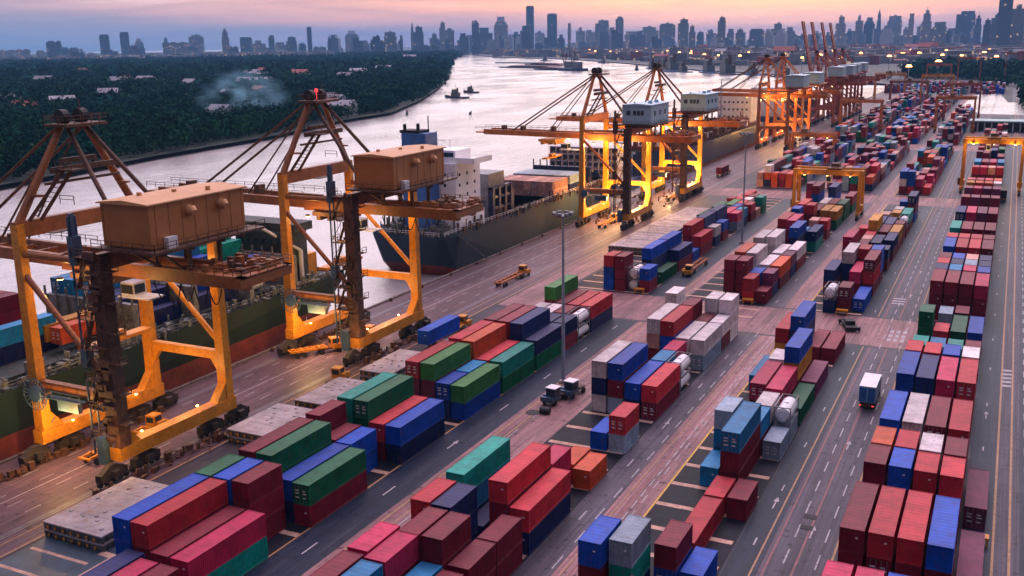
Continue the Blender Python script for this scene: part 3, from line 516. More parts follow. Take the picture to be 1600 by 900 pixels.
cat = """
A 3 69.9 L MBB|A 2 69.8 L MMR|A 1 69.5 L MM|A 0 69.5 L TP|A 2 56.9 L NN|A 1 56 L MP|A 0 56 L MM|A 3 63 S B
A 1 82.4 S MMM|A 2 82.4 S NBB|A 3 82.4 S GGG
A 3 90 L MMM|A 2 90 L MGG|A 1 90 L NB|A 0 89.7 L MG|A 3 103.6 S MMM|A 2 103 S MM|A 1 102.6 S BB
A 1 110.4 L MR|A 0 110.3 L NB|A 3 110.9 L TTT|A 2 110.9 L GGG
A 3 129.2 L NUR|A 2 129.2 L NUL|A 0 128.8 L BL|A 1 129 S NB|A 1 135.6 S NC
A 3 143.1 L MMR|A 2 142.6 L MOO|A 1 142.2 L MR|A 0 142.2 L GT
A 3 156.2 L MMM|A 2 156 L NMM|A 1 155.6 L NNN|A 0 155.6 L GN|A 0 168.3 S MN|A 3 169 L MW|A 2 169 L MW|A 1 168.4 S NN
A 0 175 S XX|A 1 175 S MM|A 0 181.8 L NR|A 1 181.8 L MR|A 2 182 L MM|A 3 183 L MML
A 3 216.8 S BBR|A 2 216.8 S MMM|A 1 218.2 S XX|A 0 218.2 S MB|A 1 228 L NNB|A 1 240.7 L GNB|A 0 228 L G|A 0 241.5 L MN|A 0 254.2 S B|A 1 262 L MMR|A 0 261.3 L MR
A 1 275 L NNN|A 2 276 L NS|A 0 276.5 S NW|A 2 289.5 L GP|A 1 288 L MNN|A 0 285 S MB|A 3 295 L GG|A 2 303 L GN|A 1 302 L NP|A 0 301.9 S SP|A 0 309 S NC|A 1 315 S NB|A 0 320 S MR|A 0 327.4 S K|A 3 312 L GG|A 2 318 L GL|A 1 322 S MR|A 1 330 S XW|A 2 331 S MR|A 3 331 S MM|A 0 336 S GT|A 1 338 S MM|A 2 340 L MR
B 3 62 L MMM|B 3 74.9 S MMP|B 2 67.3 S MNC|B 2 73.8 S MMP|B 1 73.8 S NC|B 0 73.2 S MM|B 0 66 S MM|B 1 66 S NB
B 0 80.3 S MM|B 0 86.7 S MM|B 1 80 S MMM|B 2 80 S MMM|B 2 86.7 S NNN|B 3 86.9 S MMR
B 3 94.8 L NCT|B 1 94.9 L MMR|B 0 94.6 L NR|B 2 94 S N|B 1 107.6 S MP|B 0 113.4 S O|B 1 114.5 S O
B 0 126.6 S SR|B 1 126.5 S B|B 3 141 L WNW|B 2 140.9 L SMB|B 1 140.9 L NB|B 0 140.8 L MR|B 1 153.7 S MC|B 1 160 S MP|B 0 153.6 S XX
B 3 168 L MK|B 3 168 L MKW|B 2 167.4 L OBR|B 1 167.4 L WW|B 0 167.4 L SW|B 2 180 S MMM|B 0 180 S MW|B 0 186.4 S WWW|B 1 180 S MM|B 1 186.4 S MWW|B 4 187.5 S KKW|B 3 190 S WW
B 3 222.7 S MMM|B 2 222.7 S MMM|B 1 217.6 S RR|B 0 218.3 S M|B 0 224.5 S NU|B 1 224 S NB|B 0 232.8 L MO|B 1 233.2 L BW|B 2 232 L BWW|B 3 232.4 L MMO|B 3 251.4 L MMW|B 2 253.3 L MWW|B 1 247.6 L SW|B 0 245.7 S NU|B 0 253 L MW
B 0 279.6 L TN|B 1 268.4 L NNB|B 1 281.2 S NC|B 2 279.3 L MMP|B 3 281 L MMR|B 0 298.2 S MR|B 1 298 S MK|B 2 308 S MMR|B 3 300 S NNB|B 1 317 L GY|B 0 316 L GY|B 2 317 L MM|B 3 309 L MMR|B 3 323 S NN|B 2 331 L MW|B 1 331 L MM|B 0 331 L GG
C 3 85.8 S MMB|C 2 87.2 S NTS|C 1 93.3 S BM|C 0 93.6 S B|C 0 80 S MN|C 1 80 S MM|C 1 100.2 L R|C 1 112.9 S R|C 0 113.2 S M|C 2 121 S C|C 2 127.5 S CCS|C 1 120.3 L MMC
C 1 139.4 S CW|C 1 132.9 S MC|C 0 133 S S|C 0 139.5 S SX|C 0 147.6 L G|C 1 147 L MP|C 2 148.5 L MP|C 3 160.4 L C|C 0 160.8 L U|C 1 160.5 L MYB|C 2 162 S MW
C 2 179.7 L MNB|C 3 180.6 L YR|C 0 180.6 L M|C 1 180.6 L M
C 2 216.1 S NX|C 1 217.3 S MM|C 0 219.5 L B|C 3 233.2 L MN|C 1 233.3 L MP|C 0 234.3 L MRM|C 2 241.3 L NNW|C 1 246.6 S MMR|C 0 247 S MBB|C 3 260.4 L MMP|C 2 262 L MM|C 1 254 L MM|C 0 262 S MN
C 2 274.6 S MK|C 2 281 S MR|C 2 287.5 L MTY|C 1 286.6 L MM|C 0 287.4 L MY|C 0 274.5 L MN|C 1 270 L NN|C 1 300 L MN|C 0 301 S MM|C 0 311 S MX|C 2 301 L MN|C 3 290 S MR|C 1 320 S MY|C 0 319 L MT|C 2 316 S NK|C 1 327 S MW
D 0 86 S MMP|D 1 86 S MMP|D 2 86 S MMB|D 3 86 S MM|D 0 99.5 L MMM|D 1 99.5 L MMR|D 2 99.5 L MMR|D 3 99.3 L MMB|D 0 74 L MMM|D 1 74 L MMP|D 2 74 L NNB|D 3 74 L MM
D 4 103.8 L U|D 4 122.4 L U|D 0 117.7 S MMM|D 1 117.7 S MMB|D 2 117.5 S MMR|D 3 117.3 S MMR|D 0 124.2 S MMO|D 1 124.2 S MMR|D 2 124.2 S NNW|D 3 124 S MMM
D 0 133.2 L NNB|D 1 133.2 L SSW|D 2 133 L MMM|D 3 132.8 L MMR|D 0 153.6 L NNB|D 1 152.8 L NNN|D 2 152.8 L MMP|D 3 152.8 L MMR|D 0 166.4 S MMR|D 1 166.2 S MMR|D 2 166.2 S NNB|D 3 166 S MMW
D 0 180 S NT|D 1 179.7 S NC|D 2 179.7 S NT|D 3 180 S MM|D 1 190 S MR|D 0 192 S NGG|D 2 190.7 L NG|D 3 191 L NB|D 1 203 S MS|D 2 204.5 S MM
D 0 218.5 L MMM|D 1 218.2 L MMM|D 2 217.7 L MMM|D 3 217.2 L MMP|D 0 231 S MMN|D 1 231 S NNC|D 2 231 S MMP|D 3 230.5 S NNB|D 0 237.4 S MMR|D 1 237.4 S NNN|D 2 237.4 S SSS|D 3 237 S NNN|D 0 243.8 S MMM|D 1 243.8 S NNB|D 2 243.8 S MMK|D 3 243.5 S NNN
D 0 257.2 L NNB|D 1 257.2 L MMR|D 2 257.2 L MMR|D 3 257.2 L MMM|D 0 270.2 S MMR|D 1 270.2 S MMR|D 2 270.2 S MMR|D 3 270.2 S MMM|D 0 283.4 L TTT|D 1 283 L MMM|D 2 283 L MMM|D 3 283 L MMM
D 0 310.5 L MMN|D 1 310.5 L MMP|D 2 310.5 L MMU|D 3 310.5 L MMM|D 0 341 S MMM|D 1 341 S MMU|D 2 341 S MMM|D 3 341 S MMM|D 0 362 S MMU|D 1 362 S MMP|D 2 362 S MMU|D 3 362 S MMU
D 0 376 S MMY|D 1 376 S MMO|D 2 376 S MMO|D 3 376 S MMW|D 0 384 S MMP|D 1 384 S MMP|D 2 384 S MMR|D 3 384 S MMO|D 0 422 S MMR|D 1 422 S MMP|D 2 422 S MMK|D 3 422 S MMR|D 0 440 L NNC|D 1 440 L MMM|D 2 440 L MMP|D 3 440 L NNC
"""
boxes = []      # block,row,x,y,tier,len,code,ntiers
for line in cat.strip().split('\n'):
    for e in line.split('|'):
        if not e.strip(): continue
        bl, r, y, l, ts = e.split(); r = int(r); y = float(y)
        if bl == 'B' and r == 3 and ts == 'MK': continue
        for i, c in enumerate(ts): boxes.append((bl, r, RX[bl](r)+.35*(y/400 if bl == 'D' else 0), y, i, l, c, len(ts)))
# farther yard, row on row to the far end
pal = 'MMMMRRPNNBBCTGWSUKOMNMU'
def fill(bl, rows, y0, y1, dens=.85, hi=3, shift=0):
    for r in rows:
        y = y0+random.uniform(0, 2)
        while y < y1-12:
            l = random.choice('LLS')
            if random.random() < dens:
                n = random.choice([1, 2, 2, 3, 3][:2+hi]); base = random.choice(pal)
                for i in range(n): boxes.append((bl, r, RX[bl](r)+shift, y, i, l, base if random.random() < .5 else random.choice(pal), n))
            y += LEN[l]+(.35 if random.random() < .8 else 6)
    return
for bl, rows in (('A', range(6)), ('B', range(6)), ('C', range(4))):
    fill(bl, rows, 399, 558, .95); fill(bl, rows, 592, 818, .92); 
    if bl != 'C': fill(bl, rows, 842, 1090, .9)
fill('B', range(6), 348, 370, .7); fill('C', range(4), 335, 358, .4, 2)
fill('D', range(4), 460, 558, .9); fill('D', range(4), 592, 650, .9)
TANKS = []
def cbox(b, x0, y0, l, c0, h=H-.06):
    return b
# ---- detailed container body: frame, corrugated sides, slightly ribbed roof
def body_mesh(L, name):
    b = MB(); Wd = 2.44; hh = H-.07
    for x in (0, Wd-.16):
        for y in (0, L-.16): b.box(x, x+.16, y, y+.16, 0, hh)
    for z0, z1 in ((0, .16), (hh-.14, hh)):
        b.box(0, .10, .16, L-.16, z0, z1); b.box(Wd-.10, Wd, .16, L-.16, z0, z1); b.box(.16, Wd-.16, 0, .10, z0, z1); b.box(.16, Wd-.16, L-.10, L, z0, z1)
    n = int((L-.32)/.28); st = (L-.32)/n
    for sgn, xo, xi in ((-1, .02, .075), (1, Wd-.02, Wd-.075)):
        y = .16
        for i in range(n):
            p = [(xi, y), (xo, y+st*.25), (xo, y+st*.5), (xi, y+st*.75), (xi, y+st)]
            for (xa, ya), (xb, yb) in zip(p[:-1], p[1:]):
                q = [(xa, ya, .16), (xb, yb, .16), (xb, yb, hh-.14), (xa, ya, hh-.14)]; b.quad(*(q if sgn > 0 else q[::-1]))
            y += st
    m2 = int((L-.4)/.7); st = (L-.4)/m2; y = .2; z = hh-.035
    for i in range(m2):
        p = [(y, z), (y+st*.3, z+.014), (y+st*.62, z+.014), (y+st*.86, z)] + [(y+st, z)]
        for (ya, za), (yb, zb) in zip(p[:-1], p[1:]): b.quad((.1, ya, za), (Wd-.1, ya, za), (Wd-.1, yb, zb), (.1, yb, zb))
        y += st
    b.quad((.1, .02, hh-.03), (Wd-.1, .02, hh-.03), (Wd-.1, .22, hh-.03), (.1, .22, hh-.03)); b.quad((.1, L-.22, hh-.03), (Wd-.1, L-.22, hh-.03), (Wd-.1, L-.02, hh-.03), (.1, L-.02, hh-.03))
    # blank end wall with ribs
    k = 8; st = (Wd-.32)/k
    for i in range(k):
        x = .16+i*st; b.quad((x, L-.09, .16), (x+st*.5, L-.03, .16), (x+st*.5, L-.03, hh-.14), (x, L-.09, hh-.14)) if False else b.quad((x+st, L-.05-.03*(i % 2), .16), (x, L-.05-.03*(i % 2), .16), (x, L-.05-.03*(i % 2), hh-.14), (x+st, L-.05-.03*(i % 2), hh-.14))
    b.quad((.1, .1, .04), (.1, L-.1, .04), (Wd-.1, L-.1, .04), (Wd-.1, .1, .04))
    for x in (-.004, Wd-.176):
        for y in (-.004, L-.176):
            for z0 in (-.002, hh-.12): b.box(x, x+.18, y, y+.18, z0, z0+.125)
    return b.mesh(name, M['cont'])
BODY = {k: body_mesh(L, 'container_body') for k, L in LEN.items()}
def door_mesh(side, pale=0):
    b = MB(); hh = H-.07; x0, x1 = (.165, 1.215) if side == 0 else (1.225, 2.275)
    k = 4; st = (hh-.34)/k
    for i in range(k):
        z = .17+i*st; b.quad((x0, .06, z), (x1, .06, z), (x1, .06, z+st*.7), (x0, .06, z+st*.7)); b.quad((x0, .06, z+st*.7), (x1, .06, z+st*.7), (x1, .085, z+st*.85), (x0, .085, z+st*.85)); b.quad((x0, .085, z+st*.85), (x1, .085, z+st*.85), (x1, .06, z+st), (x0, .06, z+st))
    b.mi = 1 if pale else 0
    for x in (x0+.25, x1-.25):
        b.tube((x, .02, .1), (x, .02, hh-.08), .028, seg=5, cap=False)
        for z in (.25, hh*.5, hh-.3): b.box(x-.05, x+.05, .0, .05, z, z+.07)
    b.mi = 2
    if pale:
        for z in (.5, .64, .3): b.box(x0+.16, x0+.16+random.uniform(.3, .7), .035, .05, hh*z, hh*z+.16)
    if side == 1: b.box(x0+.36, x0+.62, .035, .05, hh*.62, hh*.68)
    return b.mesh('container_door', [M['cont'], M['steel'], M['white']])
DOOR = [door_mesh(0), door_mesh(1)]; DOOR2 = [door_mesh(0, 1), door_mesh(1, 1)]
tank_m = None
def tank_parts():
    b = MB(); Wd, L, hh = 2.44, 6.06, H-.07
    for x in (.07, Wd-.07):
        for y in (.07, L-.07): b.beam((x, y, 0), (x, y, hh), .14)
        for z in (.07, hh-.07): b.beam((x, .07, z), (x, L-.07, z), .12)
    for y in (.07, L-.07):
        for z in (.07, hh-.07): b.beam((.07, y, z), (Wd-.07, y, z), .12)
        b.beam((.1, y, .1), (.6, y, hh*.4), .08); b.beam((Wd-.1, y, .1), (Wd-.6, y, hh*.4), .08)
    f = b.mesh('frame', M['steel'])
    b = MB(); c = (Wd/2, hh/2); r = 1.13
    b.tube((c[0], .35, c[1]), (c[0], L-.35, c[1]), r, seg=22, cap=False)
    for y0, y1, r1 in ((.35, .14, .8), (L-.35, L-.14, .8)): b.tube((c[0], y0, c[1]), (c[0], y1, c[1]), r, r1, seg=22)
    b.tube((c[0], .14, c[1]), (c[0], .06, c[1]), .8, .3, seg=22); b.tube((c[0], L*.5, c[1]+r-.1), (c[0], L*.5, c[1]+r+.12), .3, seg=10)
    return f, b.mesh('tank', M['white'])
TF, TM = tank_parts()
sect_names = {('A', 0): 'quayside block before the crossing', ('A', 1): 'quayside block past the crossing', ('B', 0): 'block right of the tall lamp mast', ('B', 1): 'block under the yellow yard gantry',
              ('C', 0): 'narrow block left of the white truck', ('C', 1): 'narrow block past the crossing', ('D', 0): 'rightmost block', ('D', 1): 'rightmost block'}
# ---- visibility: share of each box not hidden by the others, seen from the photograph's side, weighted by size
BX = np.array([[x, y, i*H, x+2.44, y+LEN[l], i*H+H-.07] for (_, _, x, y, i, l, _, _) in boxes])
eye = np.array([0, 0, CAMH]); ar_, au_, af_ = (np.array(v) for v in (_r, _u, _f))
def visible():
    n = len(BX); sc = np.zeros(n)
    near = [k for k in range(n) if boxes[k][3] < 470]
    for k in near:
        x0, y0, z0, x1, y1, z1 = BX[k]; P = []
        for u in (.12, .5, .88):
            for v in (.1, .5, .9):
                P += [(x0+u*(x1-x0), y0+v*(y1-y0), z1+.02), (x0+u*(x1-x0), y0-.02, z0+v*(z1-z0)), ((x1+.02) if x1 < 0 else (x0-.02), y0+v*(y1-y0), z0+u*(z1-z0))]
        P = np.array(P); d = P-eye; dep = d@af_; px = (d@ar_)/dep*1571.7; py = (d@au_)/dep*1571.7
        ok = (np.abs(px) < 830) & (np.abs(py) < 480)
        if not ok.any(): continue
        bb = BX[(BX[:, 1] < y1+2) & (BX[:, 0] < max(x1, 0)+3)]
        inv = 1/d; t0 = (bb[None, :, :3]-eye)*inv[:, None]; t1 = (bb[None, :, 3:]-eye)*inv[:, None]
        tn = np.minimum(t0, t1).max(2); tf = np.maximum(t0, t1).min(2); hit = ((tn < tf) & (tn < .9995) & (tf > 0)).any(1)
        sc[k] = (ok & ~hit).mean()*(LEN[boxes[k][5]]*2.44)/dep.mean()**2
    return sc
score = visible()
order = [k for k in np.argsort(-score) if score[k] > 0]
ship_quota = 60
picked = set([k for k in order if boxes[k][6] == 'X'])
picked |= set([k for k in order if k not in picked][:300-ship_quota-len(picked)])
# stacks per row and section give the words that single each box out
def secid(bl, y): return (bl, 0 if y < 200 else 1)
stk = {}
for k, (bl, r, x, y, i, l, c, n) in enumerate(boxes):
    if y < 470: stk.setdefault((secid(bl, y) if bl != 'D' else ('D', 0), r), set()).add(y)
stk = {k: sorted(v) for k, v in stk.items()}
rowmax = {'A': 3, 'B': 4, 'C': 3, 'D': 4}
roww = ['first', 'second', 'third', 'fourth', 'fifth', 'sixth']
def roworder(bl, r): return {0: 'rightmost row', 1: 'second row from right', 2: 'third row from right', 3: 'fourth row from right', 4: 'fifth row from right'}[r] if bl != 'D' else ['leftmost row', 'second row from left', 'third row from left', 'fourth row from left', 'lane row at right'][r]
NC = 0
def individual(bl, r, x, y, i, l, c, n, label, grp, z0=0, rz=0, flip=False):
    cvar = .86*(1+random.uniform(-.3, .25)); col = tuple(min(1, v*cvar) for v in CC[c])+(1,)
    if c == 'X':
        root = empty('tank_container', (x, y, z0+i*H)); 
        for nm, me in (('frame', TF), ('tank', TM)):
            o = bpy.data.objects.new(nm, me); COL.objects.link(o); o.parent = root
        return tag(root, label, 'tank container', grp)
    root = empty('shipping_container', (x, y, z0+i*H)); L = LEN[l]
    o = bpy.data.objects.new('container_body', BODY[l]); COL.objects.link(o); o.parent = root; o.color = col
    dd = random.choice([DOOR, DOOR, DOOR2])
    for s in (0, 1):
        d = bpy.data.objects.new('container_door', dd[s]); COL.objects.link(d); d.parent = root; d.color = col
    if flip: root.rotation_euler.z = math.pi; root.location = (x+2.44, y+L, z0+i*H)
    tag(root, label, 'container', grp)
    return root
blind = MB()
for k in range(len(boxes)):
    bl, r, x, y, i, l, c, n = boxes[k]
    if k not in picked: continue
    s = secid(bl, y) if bl != 'D' else ('D', 0); st = stk[(s, r)]; j = st.index(y)
    tier = 'alone on the ground' if n == 1 else ('on top' if i == n-1 else ('at the bottom' if i == 0 else 'in the middle'))
    back = ('nearest' if j == 0 else f'{ordw[j]}')
    lab = f"{CN[c]} {'long' if l == 'L' else 'short'} box {tier}, {back} stack of {roworder(bl, r).replace(' row', '').replace('lane', 'lane row')} row, {sect_names[s]}"
    lab = f"{CN[c]} {'' if c=='X' else ('long ' if l == 'L' else 'short ')}{'box ' if c != 'X' else ''}{tier}, stack {back if j else 'one'}".strip()
    rw = {'A': ['right edge', 'second from right', 'third from right', 'fourth from right'], 'B': ['right edge', 'second from right', 'third from right', 'fourth from right', 'fifth from right'], 'C': ['right edge', 'second from right', 'third from right', 'fourth from right'], 'D': ['left edge', 'second from left', 'third from left', 'fourth from left', 'lane side']}[bl][r]
    sn = {('A', 0): 'quayside block', ('A', 1): 'quayside block past crossing', ('B', 0): 'block right of tall mast', ('B', 1): 'block under yellow gantry', ('C', 0): 'block left of white truck', ('C', 1): 'block past paved crossing', ('D', 0): 'rightmost block'}[s]
    what = CN[c]+('' if c == 'X' else (' long box' if l == 'L' else ' short box'))
    tw = {'alone on the ground': 'grounded', 'on top': 'topmost', 'at the bottom': 'bottom', 'in the middle': 'middle'}[tier]
    if n > 3 and tw == 'middle': tw = 'lower middle' if i == 1 else 'upper middle'
    lab = f"{what}, {tw}, {'nearest' if j == 0 else ordw[j]} stack, {rw}, {sn}"
    individual(bl, r, x, y, i, l, c, n, lab, 'shipping containers stacked in the yard', flip=random.random() < .5 and c != 'X')
# everything else as one mass
def mass_mesh(name, items, label):
    V = []; F = []; Cc = []
    q = [(0, 3, 2, 1), (4, 5, 6, 7), (0, 1, 5, 4), (1, 2, 6, 5), (2, 3, 7, 6), (3, 0, 4, 7)]
    for (x, y, z, Lx, Ly, Lz, col) in items:
        n = len(V); V += [(x, y, z), (x+Lx, y, z), (x+Lx, y+Ly, z), (x, y+Ly, z), (x, y, z+Lz), (x+Lx, y, z+Lz), (x+Lx, y+Ly, z+Lz), (x, y+Ly, z+Lz)]
        for f in q: F.append(tuple(n+i for i in f)); Cc.append(col)
    me = bpy.data.meshes.new(name); me.from_pydata(V, [], F); a = me.attributes.new('box_colour', 'FLOAT_COLOR', 'FACE'); a.data.foreach_set('color', np.array(Cc, np.float32).ravel())
    me.materials.append(M['contmass']); o = bpy.data.objects.new(name, me); COL.objects.link(o); return tag(o, label, 'containers', kind='stuff')
items = []
for k, (bl, r, x, y, i, l, c, n) in enumerate(boxes):
    if k in picked: continue
    v = .86*(1+random.uniform(-.3, .25)); col = tuple(min(1, q*v) for q in CC[c])+(1,); L = LEN[l]; z = i*H; hh = H-.07
    if y < 330:
        items += [(x+.05, y+.05, z+.02, 2.34, L-.1, hh-.06, tuple(q*.9 for q in col[:3])+(1,))]
        for xx in (0, 2.28):
            items += [(x+xx, y, z, .16, .16, hh, col), (x+xx, y+L-.16, z, .16, .16, hh, col), (x+xx, y+.16, z+hh-.14, .16, L-.32, .14, col), (x+xx, y+.16, z, .16, L-.32, .16, col)]
    else: items.append((x, y, z, 2.44, L, hh, col))
# yard blocks farther right and behind, beyond the last gantries
for _ in range(420):
    x = random.uniform(-120, -10); y = random.uniform(1110, 1230); n = random.randint(1, 3)
    c = CC[random.choice(pal)]+(1,)
    for i in range(n): items.append((round(x/2.8)*2.8, round(y/13)*13, i*H, 2.44, random.choice([6.06, 12.19]), H-.07, c))
seen = set(); it2 = []
for a in items:
    key = (round(a[0], 1), round(a[1], 1), round(a[2], 1), round(a[3], 1), round(a[4], 1)) if a[1] > 1100 else None
    kk = (round(a[0], 1), round(a[1], 1), round(a[2], 1))
    if a[1] > 1100:
        if kk in seen: continue
        seen.add(kk)
    it2.append(a)
mass_mesh('container_stacks', it2, 'crowded mass of small coloured containers filling the far yard')

# ============================================================ ship-to-shore cranes
LIGHTS = []
def lamp(x, y, z, e, col=(1, .52, .16), r=.4):
    l = bpy.data.lights.new('lamp_light', 'POINT'); l.energy = e; l.color = col; l.shadow_soft_size = r
    o = bpy.data.objects.new('lamp_light', l); COL.objects.link(o); o.location = (x, y, z); LIGHTS.append(o); return o
def quay_crane(yc, label, upper, lower, housem, roofm, hx=(9, 17.4), boom_up=False, lit=1.0, detail=2, span=21, red=None):
    r = empty('ship_to_shore_crane', (-113, yc, 0)); tag(r, label, 'quay crane', 'quay cranes along the river')
    XW, XL, hb = -7.0, 8.0, span/2; P = lambda n, b, m: b.build(n, m, r)
    U, Lo = M[upper], M[lower]  # a yellow lower frame is sodium light put into the paint colour
    for x, top in ((XW, 34.2), (XL, 31.0)):
        for s in (-1, 1):
            dark = (x == XL and s == -1 and detail > 0)  # near landside leg: its shade and stair clutter put into a darker colour
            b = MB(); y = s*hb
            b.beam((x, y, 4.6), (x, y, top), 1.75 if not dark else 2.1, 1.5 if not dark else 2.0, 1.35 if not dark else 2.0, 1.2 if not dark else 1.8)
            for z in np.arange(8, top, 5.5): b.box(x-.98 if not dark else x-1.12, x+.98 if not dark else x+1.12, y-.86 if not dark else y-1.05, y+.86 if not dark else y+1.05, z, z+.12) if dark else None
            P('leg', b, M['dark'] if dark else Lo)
    for x in (XW, XL):
        b = MB(); zt = 4.6
        b.box(x-.95, x+.95, -hb-1.1, hb+1.1, 2.7, zt)
        for s in (-1, 1):    # haunches
            n = len(b.v); y0, y1 = s*(hb-.7), s*(hb-2.9)
            b.prism([(y0, zt), (y1, zt), (y0, zt+2.6)] if s < 0 else [(y0, zt), (y0, zt+2.6), (y1, zt)], x-.75, x+.75)
        P('sill_beam', b, Lo)
        for s in (-1, 1):
            bo = MB(); yb = s*(hb-1)
            for k in (-1, 1):
                yy = yb+k*3.0
                bo.box(x-.55, x+.55, yy-2.3, yy+2.3, 1.25, 1.75); bo.prism([(yy-1.9, 1.75), (yy+1.9, 1.75), (yy+.5, 2.7), (yy-.5, 2.7)], x-.45, x+.45)
                for q in (-1.5, 1.5): bo.box(x-.62, x+.62, yy+q-.75, yy+q+.75, .75, 1.3)
                bo.box(x+.5, x+1.3, yy-.6, yy+.5, .9, 1.9)
            bg_ = P('bogie', bo, M['grime'])
            wb_ = MB()
            for k in np.arange(-5.1, 5.2, 1.13): wb_.tube((x-.2, yb+k, .42), (x+.2, yb+k, .42), .40, seg=12); wb_.box(x-.45, x-.25, yb+k-.2, yb+k+.2, .3, .9)
            o = wb_.build('wheels', M['black'], bg_)
    # portal frames across the gauge
    for s in (-1, 1):
        b = MB(); y = s*hb; z = 11.4
        b.beam((XW+.6, y, z), (XL-.6, y, z), 1.0, 1.35)
        for (x, d) in ((XW+.6, 1), (XL-.6, -1)):
            pr_ = [(x, z-.6), (x+d*1.7, z-.6), (x, z-3.2)]
            n = len(b.v); 
            for yy in (y-.4, y+.4): b.v += [(px, yy, pz) for px, pz in pr_]
            b.f += [(n, n+1, n+2), (n+5, n+4, n+3), (n, n+3, n+4, n+1), (n+1, n+4, n+5, n+2), (n+2, n+5, n+3, n)]; b.m += [b.mi]*5
        P('cross_beam', b, Lo if s > 0 else U)
        b = MB(); b.tube((XW+.5, y, 27), (XL-.7, y, 13.6), .42, seg=10); P('diagonal_brace', b, Lo if s > 0 else U)
        b = MB(); b.tube((XW, y, 30.0), (XL, y, 30.0), .45, seg=10); P('top_tie', b, U)
        if s > 0:
            b = MB(); b.tube((XW+4.8, y, 27.5), (XL-.6, y, 15), .4, seg=10)
    for x, z in ((XW, 33.4), (XL, 30.2)):
        b = MB(); b.beam((x, -hb-.6, z), (x, hb+.6, z), 1.2, 2.2); P('top_beam', b, U)
    # girder and boom
    b = MB(); end = 26
    for y in (-2.9, 2.9): b.beam((XW-1, y, 27.3), (end, y, 27.3), .95, 1.9)
    for x in np.arange(XW, end, 6): b.box(x, x+.4, -2.9, 2.9, 26.5, 27.6)
    P('main_girder', b, U)
    bm = MB()
    if not boom_up:
        tip = -48.5
        for y in (-2.9, 2.9): bm.beam((XW-1.2, y, 27.6), (tip+3, y, 28.2), .85, 1.7); 
        for x in np.arange(tip+3.2, XW-2, 5): bm.box(x, x+.35, -2.9, 2.9, 27.5, 28.2)
        bm.box(tip, tip+3.2, -3.5, 3.5, 27.8, 28.2)
        bo = P('boom', bm, U)
        if detail:
            rb2 = MB(); rb2.rail([(tip, -3.5, 28.9), (XW-1, -3.5, 28.9)], step=2.4); rb2.rail([(tip, 3.5, 28.9), (XW-1, 3.5, 28.9)], step=2.4)
            for x in (-40, -33, -22): rb2.box(x, x+1.2, -1, 1, 28.6, 30.2)
            rb2.build('handrail', M['dark'], bo)
    else:
        a0 = Vector((XW-1.2, 0, 28.5)); ang = R(78); d = Vector((-math.cos(ang), 0, math.sin(ang))); tipp = a0+d*40
        for y in (-2.6, 2.6): bm.beam(a0+Vector((0, y, 0)), tipp+Vector((0, y, 0)), 1.0, 2.4)
        for k in range(1, 9): q = a0+d*k*4.8; bm.beam(q+Vector((0, -2.9, 0)), q+Vector((0, 2.9, 0)), .6)
        bo = P('boom', bm, U)
    # A-frame
    ax, az = -6.0, 47.0
    for s in (-1, 1):
        b = MB(); b.tube((XW, s*hb*.97, 34.2), (ax-.3, s*1.9, az), .62, .48, 10); b.tube((XW-.0+1.2, s*hb*.72, 37.6), (XW+1.2, s*hb*.72+.02, 37.9), .9, seg=8); P('mast_leg', b, U)
        b = MB(); b.tube((ax+.5, s*1.6, az-.6), (XL, s*5.2, 31), .34, seg=8); P('backstay', b, M['dark'] if detail else U)
        if not boom_up:
            b = MB(); b.tube((ax-.6, s*2.3, az-.3), (-35, s*2.9, 28.8), .24, seg=6); b.tube((ax-.6, s*1.4, az), (-22, s*2.7, 28.8), .16, seg=6); P('forestay', b, M['dark'])
    b = MB(); b.box(ax-1.8, ax+2.6, -3.6, 3.6, az-.3, az+.1); b.beam((ax, -3, az-5), (ax, 3, az-5), .7); b.beam((XW+2.2, -hb*.55, 41), (XW+2.2, hb*.55, 41), .6, .8); b.beam((XW+1.6, -hb*.62, 39.2), (XW+1.6, hb*.62, 39.2), .35)
    top = P('mast_head', b, M['dark'] if detail else U)
    b = MB()
    for y in (-2.2, 1.0): b.tube((ax-.3, y, az+1.0), (ax-.3, y+1.1, az+1.0), 1.05, seg=14)
    b.build('sheaves', M['black'], top)
    if detail:
        b = MB(); b.rail([(ax-1.8, -3.6, az+.1), (ax+2.6, -3.6, az+.1), (ax+2.6, 3.6, az+.1), (ax-1.8, 3.6, az+.1), (ax-1.8, -3.6, az+.1)], step=1.4); b.beam((ax+1.4, 0, az), (ax+1.4, 0, az+3.4), .1); b.build('handrail', M['dark'], top)
        b = MB()   # ladder up the mast leg and its landing
        b.beam((XW+1.2, -hb*.9, 34.5), (XW+3.6, -hb*.45, 41.2), .12, .5); b.beam((XW+2.2, -hb*.8, 34.5), (XW+4.4, -hb*.4, 41), .12, .5)
        for k in range(12): t = k/11; b.box(XW+1.2+2.4*t, XW+2.2+2.4*t, -hb*.88+hb*.44*t, -hb*.88+hb*.44*t+.12, 34.6+6.5*t, 34.7+6.5*t)
        b.box(XW+2.4, XW+5.6, -hb*.5, -hb*.3, 41.0, 41.15); b.rail([(XW+2.4, -hb*.5, 41.1), (XW+5.6, -hb*.5, 41.1)]); P('mast_stair', b, M['dark'])
    # machinery house
    h0, h1 = hx; z0, z1 = 32.4, 38.0
    b = MB(); b.box(h0, h1, -10.2, 7.4, z0, z1)
    for y in np.arange(-9.2, 8, 2.3): b.box(h0-.05, h0, y, y+.08, z0, z1); b.box(h1, h1+.05, y, y+.08, z0, z1)
    for x in (h0, h1-.22): b.box(x-.06 if x == h0 else x, x+.22 if x == h0 else x+.28, -10.27, -10.05, z0, z1)
    hs_ = P('machinery_house', b, M[housem])
